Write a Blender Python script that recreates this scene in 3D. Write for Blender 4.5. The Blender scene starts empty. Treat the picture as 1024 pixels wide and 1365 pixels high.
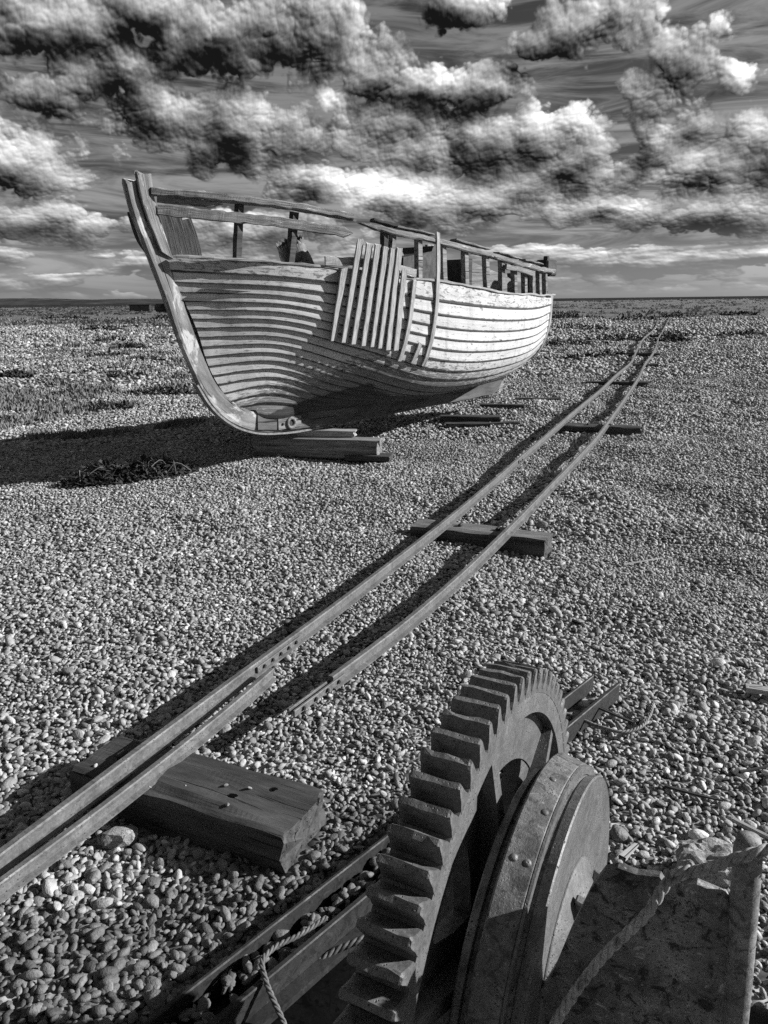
import bpy, bmesh, math, random
import numpy as np
from mathutils import Matrix, Vector, Euler

R_ = math.radians
scn = bpy.context.scene
COL = scn.collection

# ------------------------------------------------------------------ camera
cam_data = bpy.data.cameras.new('camera')
cam = bpy.data.objects.new('camera', cam_data)
COL.objects.link(cam)
scn.camera = cam
cam_data.sensor_fit = 'VERTICAL'
cam_data.sensor_height = 36.0
cam_data.lens = 36.0 * 1024.0 / 1365.0
cam_data.clip_start = 0.05
cam_data.clip_end = 40000.0
cam.matrix_world = (Matrix.Translation((0, 0, 1.6)) @ Matrix.Rotation(R_(90 - 15.4), 4, 'X') @ Matrix.Rotation(R_(-0.7), 4, 'Z'))

# ------------------------------------------------------------------ light
SUN_EL, SUN_AZ = R_(24.5), R_(87.0)          # azimuth clockwise from straight ahead (+Y)
sun_data = bpy.data.lights.new('sun', 'SUN')
sun_data.energy = 4.3
sun_data.angle = R_(0.5)
sun_data.color = (1.0, 1.0, 1.0)             # the photograph is black and white
sun = bpy.data.objects.new('sun', sun_data)
COL.objects.link(sun)
sun_dir = Vector((math.sin(SUN_AZ) * math.cos(SUN_EL), math.cos(SUN_AZ) * math.cos(SUN_EL), math.sin(SUN_EL)))
sun.rotation_euler = sun_dir.to_track_quat('Z', 'Y').to_euler()
scn.view_settings.view_transform = 'Standard'
scn.view_settings.look = 'None'
scn.view_settings.exposure = 1.0
scn.view_settings.gamma = 1.0
scn.view_settings.use_curve_mapping = False
scn.render.engine = 'CYCLES'
scn.cycles.max_bounces = 4
scn.cycles.diffuse_bounces = 2
scn.cycles.glossy_bounces = 2
scn.cycles.transparent_max_bounces = 4
scn.cycles.use_adaptive_sampling = True
scn.cycles.adaptive_threshold = 0.012
scn.cycles.adaptive_min_samples = 16
scn.cycles.use_denoising = False             # keep the crisp, slightly grainy look of the photograph
scn.cycles.sample_clamp_indirect = 4.0
def build_world(sun_el, sun_az):
    scn=bpy.context.scene
    w=bpy.data.worlds.new('World');scn.world=w;w.use_nodes=True
    w.cycles.sampling_method='NONE'
    nt=w.node_tree;nt.nodes.clear()
    F=1024.
    def pix(x,y):
        r=math.radians(.7);dx=(x-512)/F;dy=-(y-682.5)/F
        X=dx*math.cos(r)+dy*math.sin(r);Y=-dx*math.sin(r)+dy*math.cos(r)
        p=math.radians(15.4)
        fy=math.cos(p)+Y*math.sin(p);fz=-math.sin(p)+Y*math.cos(p)
        return math.degrees(math.atan2(X,fy)),math.degrees(math.atan2(fz,math.hypot(X,fy)))
    blobs=[(80,112,66,44),(10,215,90,56),(60,28,125,48),(195,12,80,36),(290,55,90,58),(412,50,88,76),
     (225,152,76,52),(320,178,92,52),(455,140,38,38),(505,180,88,48),(612,10,60,32),(575,108,56,34),(645,115,54,30),(660,205,88,52),(732,188,66,48),(730,252,110,34),
     (430,240,80,30),(535,258,98,44),(640,285,75,26),(800,282,78,24),(885,188,48,44),(945,225,74,42),(1015,205,60,62),(965,290,95,24),
     (795,30,82,48),(925,82,56,38),(990,95,46,24),
     (60,300,130,26),(350,312,130,26),(160,95,70,40),(500,95,50,34),(760,215,70,50),(880,120,60,30),(720,60,50,26),(560,190,60,40)]
    def tools(N,L):
        def math_(op,a,b=None,c=None,clamp=False):
            n=N.new('ShaderNodeMath');n.operation=op;n.use_clamp=clamp
            for i,v in enumerate((a,b,c)):
                if v is None: continue
                if isinstance(v,(int,float)): n.inputs[i].default_value=v
                else: L.new(v,n.inputs[i])
            return n.outputs[0]
        def vm(op,a,b=None):
            n=N.new('ShaderNodeVectorMath');n.operation=op
            for i,v in enumerate((a,b)):
                if v is None: continue
                if isinstance(v,(tuple,list)): n.inputs[i].default_value=v
                else: L.new(v,n.inputs[i])
            return n.outputs['Value'] if op in('LENGTH','DOT_PRODUCT') else n.outputs[0]
        def noise(vec,scale,detail,rough=.55,dist=0,typ=None):
            n=N.new('ShaderNodeTexNoise');n.noise_dimensions='2D'
            if typ: n.noise_type=typ
            n.inputs['Scale'].default_value=scale;n.inputs['Detail'].default_value=detail
            n.inputs['Roughness'].default_value=rough;n.inputs['Distortion'].default_value=dist;L.new(vec,n.inputs['Vector']);return n
        def mrange(v,a,b,c=0,d=1,smooth=True):
            n=N.new('ShaderNodeMapRange');n.interpolation_type='SMOOTHSTEP' if smooth else 'LINEAR'
            L.new(v,n.inputs[0])
            for i,k in enumerate((a,b,c,d)): n.inputs[i+1].default_value=k
            return n.outputs[0]
        return math_,vm,noise,mrange
    g=bpy.data.node_groups.new('cloud_height','ShaderNodeTree')
    g.interface.new_socket('P',in_out='INPUT',socket_type='NodeSocketVector')
    g.interface.new_socket('H',in_out='OUTPUT',socket_type='NodeSocketFloat')
    g.interface.new_socket('B',in_out='OUTPUT',socket_type='NodeSocketFloat')
    N=g.nodes;L=g.links;math_,vm,noise,mrange=tools(N,L)
    gi=N.new('NodeGroupInput');go=N.new('NodeGroupOutput');P=gi.outputs[0]
    w1=noise(P,.2,1,.5);Q=vm('ADD',P,vm('MULTIPLY',vm('SUBTRACT',w1.outputs['Color'],(.5,.5,.5)),(3.0,1.8,0)))
    d=None
    for (x,y,rx,ry) in blobs:
        a,e=pix(x,y);a1,e1=pix(x+rx,y);a2,e2=pix(x,y-ry)
        k=vm('LENGTH',vm('MULTIPLY',vm('SUBTRACT',Q,(a,e,0)),(1/abs(a1-a),1/abs(e2-e),0)))
        d=k if d is None else math_('SMOOTH_MIN',d,k,.2)
    D=math_('MULTIPLY',math_('SUBTRACT',1,d),1.15)
    sx=N.new('ShaderNodeSeparateXYZ');L.new(P,sx.inputs[0])
    gn=noise(vm('MULTIPLY',P,(.09,.16,1)),1,1,.5)
    G=math_('MULTIPLY',math_('SUBTRACT',gn.outputs['Fac'],.47),4.5)
    M=math_('MULTIPLY',mrange(math_('ABSOLUTE',sx.outputs[0]),28,34,1,0),mrange(sx.outputs[1],19,24,1,0))
    mix=N.new('ShaderNodeMix');mix.data_type='FLOAT';L.new(M,mix.inputs[0]);L.new(G,mix.inputs[2]);L.new(D,mix.inputs[3])
    lo_=noise(vm('MULTIPLY',P,(.13,.62,1)),1.0,3,.55)
    LOW=math_('MULTIPLY',math_('SUBTRACT',lo_.outputs['Fac'],.46),math_('MULTIPLY',mrange(sx.outputs[1],2.6,5.2,1,0),6.0))
    base=math_('SMOOTH_MAX',mix.outputs[0],math_('ADD',LOW,mrange(sx.outputs[1],2.6,5.2,0,-1.5)),.2)
    fe=math_('MULTIPLY',math_('LOGARITHM',math_('ADD',math_('MAXIMUM',sx.outputs[1],0),14.0),2.71828),32.0)
    cc=N.new('ShaderNodeCombineXYZ');L.new(sx.outputs[0],cc.inputs[0]);L.new(fe,cc.inputs[1]);P=cc.outputs[0]
    w2=noise(P,.5,1,.5)
    R=vm('ADD',P,vm('MULTIPLY',vm('SUBTRACT',w2.outputs['Color'],(.5,.5,.5)),(.7,.7,0)))
    vq=N.new('ShaderNodeTexVoronoi');vq.feature='F1';vq.voronoi_dimensions='2D'
    vq.inputs['Scale'].default_value=.42;vq.inputs['Detail'].default_value=2.0;vq.inputs['Roughness'].default_value=.62;vq.inputs['Lacunarity'].default_value=2.4;vq.normalize=True
    L.new(R,vq.inputs['Vector'])
    n2=noise(P,.26,7,.56)
    dm=math_('MULTIPLY',vq.outputs['Distance'],vq.outputs['Distance'])
    h=math_('ADD',base,math_('MULTIPLY',math_('SUBTRACT',.16,dm),2.6))
    h=math_('ADD',h,math_('MULTIPLY',math_('SUBTRACT',n2.outputs['Fac'],.5),1.9))
    L.new(h,go.inputs[0]);L.new(base,go.inputs[1])
    N=nt.nodes;L=nt.links;math_,vm,noise,mrange=tools(N,L)
    tc=N.new('ShaderNodeTexCoord');sp=N.new('ShaderNodeSeparateXYZ');L.new(tc.outputs['Generated'],sp.inputs[0])
    az=math_('MULTIPLY',math_('ARCTAN2',sp.outputs[0],sp.outputs[1]),57.2958)
    el=math_('MULTIPLY',math_('ARCSINE',sp.outputs[2]),57.2958)
    cb=N.new('ShaderNodeCombineXYZ');L.new(az,cb.inputs[0]);L.new(el,cb.inputs[1])
    P=cb.outputs[0]
    of=mrange(el,0,14,.3,1,False);oc=N.new('ShaderNodeCombineXYZ');L.new(of,oc.inputs[0]);L.new(of,oc.inputs[1]);ofs=oc.outputs[0]
    def H(off):
        n=N.new('ShaderNodeGroup');n.node_tree=g;L.new(vm('ADD',P,vm('MULTIPLY',ofs,off)),n.inputs[0]);return n.outputs[0],n.outputs[1]
    h0,b0=H((0,0,0));h1,b1=H((.10,.14,0));h2,b2=H((1.0,1.3,0))
    cover=mrange(h0,-.10,.20)
    lit=math_('ADD',math_('MULTIPLY',math_('SUBTRACT',h0,h1),.42),math_('MULTIPLY',math_('SUBTRACT',h0,h2),.20))
    lit=math_('ADD',lit,.385)
    lit=math_('SUBTRACT',lit,math_('MULTIPLY',mrange(h0,.3,1.8),.13))
    lit=math_('SUBTRACT',lit,mrange(el,6,17,0,.085))
    lit=math_('SUBTRACT',lit,mrange(el,.5,5,.07,0))
    for (bx,by,rx,ry,k) in ((530,250,130,50,.26),(725,160,70,30,.16),(452,130,40,30,.18),(15,185,70,40,.16),(900,215,60,30,.12),(660,215,80,36,-.10),(180,150,60,60,-.10),(930,300,120,26,-.14),(150,60,80,40,-.08)):
        a,e=pix(bx,by);a1,e1=pix(bx+rx,by);a2,e2=pix(bx,by-ry)
        q=vm('LENGTH',vm('MULTIPLY',vm('SUBTRACT',P,(a,e,0)),(1/abs(a1-a),1/abs(e2-e),0)))
        lit=math_('ADD',lit,mrange(q,.2,1.25,k,0))
    lf=noise(vm('MULTIPLY',P,(.16,.28,1)),1.0,3,.6)
    lit=math_('ADD',lit,math_('MULTIPLY',math_('SUBTRACT',lf.outputs['Fac'],.5),.42))
    lit=math_('POWER',math_('MAXIMUM',lit,.10),2.5)
    cloud=math_('MINIMUM',math_('MULTIPLY',lit,2.7),1.8)
    sky=N.new('ShaderNodeTexSky');sky.sky_type='NISHITA';sky.sun_disc=False
    sky.sun_elevation=sun_el;sky.sun_rotation=sun_az
    bw=N.new('ShaderNodeRGBToBW');L.new(sky.outputs[0],bw.inputs[0])
    CLOUD_L=3.3
    st=noise(vm('MULTIPLY',P,(.07,.55,1)),1.3,6,.62,.5)
    open_=mrange(st.outputs['Fac'],.32,.66,.07,.29)
    mx=N.new('ShaderNodeMix');mx.data_type='FLOAT';L.new(cover,mx.inputs[0]);L.new(math_('MULTIPLY',bw.outputs[0],open_),mx.inputs[2]);L.new(math_('MULTIPLY',cloud,CLOUD_L),mx.inputs[3])
    hz=mrange(el,0,1.1)
    mh=N.new('ShaderNodeMix');mh.data_type='FLOAT';L.new(hz,mh.inputs[0]);L.new(math_('MULTIPLY',bw.outputs[0],.34),mh.inputs[2]);L.new(mx.outputs[0],mh.inputs[3])
    m3=N.new('ShaderNodeMix');m3.data_type='FLOAT';L.new(mrange(el,.3,5.5,.62,0),m3.inputs[0]);L.new(mh.outputs[0],m3.inputs[2]);L.new(math_('MULTIPLY',bw.outputs[0],.30),m3.inputs[3])
    tot=m3.outputs[0]
    bg=N.new('ShaderNodeBackground');bg.inputs['Strength'].default_value=.15;L.new(tot,bg.inputs['Color'])
    out=N.new('ShaderNodeOutputWorld');L.new(bg.outputs[0],out.inputs[0])

build_world(SUN_EL, SUN_AZ)

# ------------------------------------------------------------------ small tools
rng = np.random.default_rng(7)
random.seed(7)

def lattice(ix, iy, iz, seed):
    h = (ix * 374761393 + iy * 668265263 + iz * 2147483647 + seed * 974711) & 0xFFFFFFFF
    h = ((h ^ (h >> 13)) * 1274126177) & 0xFFFFFFFF
    h = (h ^ (h >> 16)) & 0xFFFFFFFF
    return h / 4294967295.0

def vnoise(p, seed=0):
    """smooth value noise, -1..1, for an (n,3) array"""
    p = np.asarray(p, float)
    i = np.floor(p).astype(np.int64); f = p - i; f = f * f * (3 - 2 * f)
    out = 0
    for dx in (0, 1):
        for dy in (0, 1):
            for dz in (0, 1):
                w = (f[:, 0] if dx else 1 - f[:, 0]) * (f[:, 1] if dy else 1 - f[:, 1]) * (f[:, 2] if dz else 1 - f[:, 2])
                out = out + w * lattice(i[:, 0] + dx, i[:, 1] + dy, i[:, 2] + dz, seed)
    return out * 2 - 1

def n2(x, y, s, seed):
    x = np.asarray(x, float); y = np.asarray(y, float)
    p = np.stack([x.ravel() / s, y.ravel() / s, np.zeros(x.size)], -1)
    return vnoise(p, seed).reshape(x.shape)

def spline(xs, ps, x):
    xs = np.asarray(xs, float); ps = np.asarray(ps, float); x = np.clip(np.asarray(x, float), xs[0], xs[-1])
    i = np.clip(np.searchsorted(xs, x) - 1, 0, len(xs) - 2)
    h = np.diff(xs); d = np.diff(ps, axis=0) / h[:, None]
    m = np.zeros_like(ps); m[0] = d[0]; m[-1] = d[-1]
    m[1:-1] = (d[:-1] * h[1:, None] + d[1:] * h[:-1, None]) / (h[1:] + h[:-1])[:, None]
    t = ((x - xs[i]) / h[i])[:, None]; hh = h[i][:, None]
    return (2*t**3-3*t**2+1)*ps[i] + (t**3-2*t**2+t)*hh*m[i] + (-2*t**3+3*t**2)*ps[i+1] + (t**3-t**2)*hh*m[i+1]

def path(ps, n):
    ps = np.asarray(ps, float)
    d = np.concatenate([[0], np.cumsum(np.linalg.norm(np.diff(ps, axis=0), axis=1))])
    return spline(d, ps, np.linspace(0, d[-1], n))

def mesh_obj(name, verts, faces, mat=None, parent=None, smooth=False, uv=None, recalc=True, bevel=0.0):
    me = bpy.data.meshes.new(name)
    me.from_pydata([tuple(map(float, v)) for v in verts], [], [tuple(f) for f in faces])
    if uv is not None:
        lay = me.uv_layers.new(name='UVMap')
        idx = np.zeros(len(me.loops), np.int32); me.loops.foreach_get('vertex_index', idx)
        lay.data.foreach_set('uv', np.asarray(uv, np.float32)[idx].ravel())
    if recalc or bevel:
        bm = bmesh.new(); bm.from_mesh(me)
        if bevel:
            es = [e for e in bm.edges if len(e.link_faces) == 2 and e.calc_face_angle(0) > .6]
            bmesh.ops.bevel(bm, geom=es, offset=bevel, segments=1, affect='EDGES', clamp_overlap=True)
        bmesh.ops.recalc_face_normals(bm, faces=bm.faces)
        bm.to_mesh(me); bm.free()
    if smooth:
        me.polygons.foreach_set('use_smooth', [True] * len(me.polygons))
    if mat: me.materials.append(mat)
    o = bpy.data.objects.new(name, me); COL.objects.link(o)
    if parent: o.parent = parent
    return o

def empty(name, loc, rz=0.0):
    o = bpy.data.objects.new(name, None); COL.objects.link(o)
    o.location = loc; o.rotation_euler = (0, 0, rz); o.empty_display_size = .1
    return o

def tag(o, label, cat, group=None):
    o['label'] = label; o['category'] = cat
    if group: o['group'] = group
    return o

def kind(o, k, label=None):
    o['kind'] = k
    if label: o['label'] = label
    return o

def grid_faces(nu, nv, off=0, close_u=False, close_v=False):
    """vertex index = off + i*nv + j"""
    f = []
    for i in range(nu if close_u else nu - 1):
        for j in range(nv if close_v else nv - 1):
            a = off + i * nv + j; b = off + i * nv + (j + 1) % nv
            c = off + ((i + 1) % nu) * nv + (j + 1) % nv; d = off + ((i + 1) % nu) * nv + j
            f.append((a, b, c, d))
    return f

def sweep(pts, prof, up=(0, 0, 1), closed=True, caps=True, scale=None):
    """profile (k,2): across, up; returns verts, faces, uv(along, around)"""
    pts = np.asarray(pts, float); prof = np.asarray(prof, float); n = len(pts); k = len(prof)
    t = np.gradient(pts, axis=0); t /= np.linalg.norm(t, axis=1)[:, None]
    up = np.asarray(up, float)
    up = np.broadcast_to(up, pts.shape) if up.ndim == 1 else up
    side = np.cross(t, up); side /= np.linalg.norm(side, axis=1)[:, None]
    u2 = np.cross(side, t)
    sc = np.ones(n) if scale is None else np.asarray(scale)
    V = pts[:, None] + sc[:, None, None] * (side[:, None] * prof[None, :, :1] + u2[:, None] * prof[None, :, 1:2])
    L = np.concatenate([[0], np.cumsum(np.linalg.norm(np.diff(pts, axis=0), axis=1))])
    per = np.concatenate([[0], np.cumsum(np.linalg.norm(np.diff(prof, axis=0), axis=1))])
    UV = np.stack(np.broadcast_arrays(L[:, None], per[None]), -1).reshape(-1, 2)
    F = grid_faces(n, k, 0, False, closed)
    if caps and closed:
        F.append(tuple(range(k))); F.append(tuple(range((n - 1) * k, n * k))[::-1])
    return V.reshape(-1, 3), F, UV

def circ(r, n=12, ph=0.0):
    a = np.arange(n) * 2 * math.pi / n + ph
    return np.stack([r * np.cos(a), r * np.sin(a)], -1)

def merge(parts):
    V, F, U = [], [], []; o = 0
    for v, f, u in parts:
        V.append(np.asarray(v)); U.append(np.asarray(u) if u is not None else np.zeros((len(v), 2)))
        F += [tuple(i + o for i in q) for q in f]; o += len(v)
    return np.concatenate(V), F, np.concatenate(U)

def rope_parts(pts, r, lay=None, n=None, strands=3, sides=6):
    pts = np.asarray(pts, float)
    L = np.linalg.norm(np.diff(pts, axis=0), axis=1).sum()
    lay = lay or r * 7
    n = n or max(24, int(L / lay * 11))
    c = path(pts, n)
    t = np.gradient(c, axis=0); t /= np.linalg.norm(t, axis=1)[:, None]
    ref = np.array([.13, .31, .94]); s = np.cross(t, ref); s /= np.linalg.norm(s, axis=1)[:, None]; b = np.cross(s, t)
    d = np.concatenate([[0], np.cumsum(np.linalg.norm(np.diff(c, axis=0), axis=1))])
    out = []
    for k in range(strands):
        a = d / lay * 2 * math.pi + k * 2 * math.pi / strands
        q = c + (s * np.cos(a)[:, None] + b * np.sin(a)[:, None]) * r * .52
        out.append(sweep(q, circ(r * .56, sides)))
    return merge(out)

def timber(name, L, W, H, mat, parent=None, seed=0, rough=.004, taper=0.0, jag=0.02, twist=0.0, nx=22):
    """weathered beam along local x, resting on z=0"""
    nv = 20
    xs = np.linspace(-L / 2, L / 2, nx)
    b = min(W, H) * .09
    sec = np.array([(-W/2+b, 0), (-W/4, 0), (0, 0), (W/4, 0), (W/2-b, 0), (W/2, b), (W/2, H*.35), (W/2, H*.65), (W/2, H-b), (W/2-b*.4, H-b*.2), (W/2-b*1.4, H), (W/4, H), (0, H), (-W/4, H), (-W/2+b*1.4, H), (-W/2+b*.4, H-b*.2), (-W/2, H-b), (-W/2, H*.65), (-W/2, H*.35), (-W/2, b)])
    V = np.zeros((nx, nv, 3))
    for i, x in enumerate(xs):
        k = 1 - taper * (i / (nx - 1))
        V[i, :, 0] = x; V[i, :, 1] = sec[:, 0] * k; V[i, :, 2] = (sec[:, 1] - H / 2) * k + H / 2
    P = V.reshape(-1, 3)
    d = np.stack([vnoise(P * np.array([6, 30, 30]) + seed * 9.1 + q * 17, 3 + q) for q in range(3)], -1)
    d2 = np.stack([vnoise(P * np.array([2, 7, 7]) + seed * 5.1 + q * 17, 8 + q) for q in range(3)], -1)
    P = P + d * np.array([0, rough, rough]) + d2 * np.array([0, rough * 1.4, rough * 1.4])
    V = P.reshape(nx, nv, 3)
    e = np.array([lattice(np.arange(nv), np.full(nv, seed), np.full(nv, q), 5) for q in range(2)])
    V[0, :, 0] += jag * e[0]; V[-1, :, 0] -= jag * e[1]
    F = grid_faces(nx, nv, 0, False, True)
    # domed end caps with a centre vertex
    c0 = V[0].mean(0); c1 = V[-1].mean(0)
    vv = np.concatenate([V.reshape(-1, 3), [c0], [c1]]); n = nx * nv
    F += [(n, (j + 1) % nv, j) for j in range(nv)] + [(n + 1, (nx - 1) * nv + j, (nx - 1) * nv + (j + 1) % nv) for j in range(nv)]
    return mesh_obj(name, vv, F, mat, parent)

def box_verts(x0, x1, y0, y1, z0, z1):
    v = [(x0,y0,z0),(x1,y0,z0),(x1,y1,z0),(x0,y1,z0),(x0,y0,z1),(x1,y0,z1),(x1,y1,z1),(x0,y1,z1)]
    f = [(0,3,2,1),(4,5,6,7),(0,1,5,4),(1,2,6,5),(2,3,7,6),(3,0,4,7)]
    return v, f

# ------------------------------------------------------------------ materials (all neutral: a black and white photograph)
def mat_base(name, rough=.8, spec=.3):
    m = bpy.data.materials.new(name); m.use_nodes = True
    nt = m.node_tree; b = nt.nodes['Principled BSDF']
    b.inputs['Roughness'].default_value = rough
    b.inputs['Specular IOR Level'].default_value = spec
    return m, nt, b

def nd(nt, typ, **kw):
    n = nt.nodes.new(typ)
    for k, v in kw.items():
        if k.startswith('_'): setattr(n, k[1:], v)
        else: n.inputs[k.replace('__', ' ')].default_value = v
    return n

def ramp(nt, src, stops):
    r = nt.nodes.new('ShaderNodeValToRGB')
    while len(r.color_ramp.elements) < len(stops): r.color_ramp.elements.new(.5)
    for e, (p, v) in zip(r.color_ramp.elements, stops):
        e.position = p; e.color = (v, v, v, 1)
    nt.links.new(src, r.inputs[0]); return r.outputs[0]

def mixc(nt, fac, a, b, mode='MIX'):
    m = nt.nodes.new('ShaderNodeMix'); m.data_type = 'RGBA'; m.blend_type = mode
    for sock, v in ((m.inputs[0], fac), (m.inputs[6], a), (m.inputs[7], b)):
        if isinstance(v, (int, float)):
            sock.default_value = v if sock == m.inputs[0] else (v, v, v, 1)
        else: nt.links.new(v, sock)
    return m.outputs[2]

def coords(nt, kind_, scale, loc=(0, 0, 0)):
    tc = nt.nodes.new('ShaderNodeTexCoord'); mp = nt.nodes.new('ShaderNodeMapping')
    mp.inputs['Scale'].default_value = scale; mp.inputs['Location'].default_value = loc
    src = tc.outputs[kind_]
    nt.links.new(src, mp.inputs[0]); return mp.outputs[0]

def noise(nt, vec, scale, detail=4, rough=.6, dist=0.0):
    n = nd(nt, 'ShaderNodeTexNoise', Scale=scale, Detail=detail, Roughness=rough, Distortion=dist)
    nt.links.new(vec, n.inputs['Vector']); return n.outputs['Fac']

def bump(nt, b, h, strength, dist):
    n = nd(nt, 'ShaderNodeBump', Strength=strength, Distance=dist)
    nt.links.new(h, n.inputs['Height']); nt.links.new(n.outputs[0], b.inputs['Normal'])

def wood(name, lo, hi, coord='Object', sc=(1.6, 26, 26), rough=.85, bstr=.6, bdist=.006, patch=None, spec=.25, top=None):
    """grain along local x (or u)"""
    m, nt, b = mat_base(name, rough, spec)
    v = coords(nt, coord, sc)
    g = noise(nt, v, 1.0, 6, .7, .4)
    v2 = coords(nt, coord, tuple(s * .22 for s in sc), (3, 1, 2))
    g2 = noise(nt, v2, 1.0, 4, .6, .3)
    c = ramp(nt, g, [(.28, lo), (.5, (lo + hi) * .5), (.72, hi)])
    c = mixc(nt, .55, c, ramp(nt, g2, [(.3, .45), (.7, 1.35)]), 'MULTIPLY')
    # drying cracks
    v3 = coords(nt, coord, (sc[0] * .7, sc[1] * 2.2, sc[2] * 2.2), (7, 3, 1))
    cr = noise(nt, v3, 1.0, 3, .55, .2)
    c = mixc(nt, ramp(nt, cr, [(.33, 1), (.40, 0)]), c, lo * .25)
    if top:
        ge = nt.nodes.new('ShaderNodeTexCoord'); sz = nt.nodes.new('ShaderNodeSeparateXYZ'); nt.links.new(ge.outputs['Normal'], sz.inputs[0])
        tp = ramp(nt, noise(nt, coords(nt, coord, (3, 12, 12)), 1.0, 6, .7, .6), [(.3, top * .25), (.6, top), (.75, top * 1.5)])
        c = mixc(nt, ramp(nt, sz.outputs[2], [(.55, 0), (.9, .85)]), c, mixc(nt, .6, tp, ramp(nt, g, [(.3, .4), (.7, 1.4)]), 'MULTIPLY'))
    if patch:
        pv = coords(nt, coord, patch[1], (1, 5, 2))
        c = mixc(nt, ramp(nt, noise(nt, pv, 1.0, 5, .65, .3), [(patch[2], 0), (patch[2] + .06, 1)]), c, patch[0])
    nt.links.new(c, b.inputs['Base Color'])
    bump(nt, b, mixc(nt, .5, g, ramp(nt, cr, [(.30, 0), (.42, 1)])), bstr, bdist)
    return m

def rust(name, lo, hi, sc=9.0, rough=.62, bstr=.35, bdist=.003, spec=.4, metallic=0.0, blot=.7):
    m, nt, b = mat_base(name, rough, spec)
    b.inputs['Metallic'].default_value = metallic
    v = coords(nt, 'Object', (1, 1, 1))
    g = noise(nt, v, sc, 7, .68, .5)
    f = noise(nt, v, sc * 14, 4, .7)
    c = ramp(nt, g, [(.3, lo), (.52, (lo + hi) / 2), (.72, hi)])
    c = mixc(nt, .6, c, ramp(nt, f, [(.3, .5), (.7, 1.4)]), 'MULTIPLY')
    # scale and blotches
    bl = noise(nt, coords(nt, 'Object', (1, 1, 1), (4, 2, 7)), sc * 2.7, 6, .72, .9)
    c = mixc(nt, ramp(nt, bl, [(.52, 0), (.60, blot)]), c, lo * .45)
    c = mixc(nt, ramp(nt, bl, [(.33, blot), (.40, 0)]), c, hi * 1.3)
    vp = nd(nt, 'ShaderNodeTexVoronoi', Scale=sc * 13); nt.links.new(v, vp.inputs['Vector'])
    pit = ramp(nt, vp.outputs['Distance'], [(.10, 1), (.26, 0)])
    pm_ = nt.nodes.new('ShaderNodeMath'); pm_.operation = 'MULTIPLY'; nt.links.new(pit, pm_.inputs[0]); nt.links.new(ramp(nt, g, [(.46, 0), (.56, .9)]), pm_.inputs[1])
    c = mixc(nt, pm_.outputs[0], c, lo * .3)
    nt.links.new(c, b.inputs['Base Color'])
    r = ramp(nt, g, [(.3, min(1, rough + .2)), (.7, rough - .1)]); nt.links.new(r, b.inputs['Roughness'])
    bump(nt, b, mixc(nt, .5, mixc(nt, .45, bl, f), mixc(nt, pm_.outputs[0], 1.0, 0.0)), bstr, bdist)
    return m

M = {}
M['creosote'] = wood('creosoted_sleeper_wood', .012, .10, sc=(2.0, 22, 22), rough=.75, bstr=1.0, bdist=.012, spec=.3, top=.07)
M['sleeper_grey'] = wood('weathered_sleeper_wood', .015, .12, sc=(2.0, 22, 22), rough=.8, bstr=.8, bdist=.008, top=.2)
M['old_wood'] = wood('bare_grey_timber', .05, .30, sc=(2.2, 30, 30), bstr=.9, bdist=.008)
M['dark_wood'] = wood('dark_wet_timber', .015, .09, sc=(2.2, 30, 30), bstr=.8, bdist=.006)
M['drift'] = wood('pale_driftwood', .18, .5, sc=(3, 40, 40))
M['rail'] = rust('rusted_rail_steel', .07, .17, 7, rough=.55, bstr=.5, bdist=.003, spec=.4, blot=.45)
M['gear'] = rust('rusted_cast_iron', .05, .17, 12, rough=.5, bstr=.9, bdist=.004, blot=.35, spec=.55)
M['drum'] = rust('pitted_drum_steel', .04, .20, 16, rough=.5, bstr=.9, bdist=.005)
M['plate'] = rust('blotched_rusty_plate', .04, .30, 16, rough=.7, bstr=.8, bdist=.006, blot=.95)
M['dark_iron'] = rust('dark_iron', .008, .04, 12, rough=.6, bstr=.4)
M['post'] = rust('galvanised_post', .10, .30, 26, rough=.7, bstr=.5)
M['rope'] = rust('worn_rope_fibre', .24, .48, 30, rough=.9, bstr=.6, bdist=.002, spec=.1)
M['wire'] = rust('wire_rope', .06, .16, 30, rough=.6, bstr=.4, spec=.4)
M['shade_black'] = rust('painted_shade_black', .003, .010, 12, rough=.9, spec=.02)  # near-black that paints in shade: pit floor and spike holes
M['concrete'] = rust('crumbling_concrete', .16, .5, 14, rough=.95, bstr=.9, bdist=.01, spec=.1)

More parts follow.
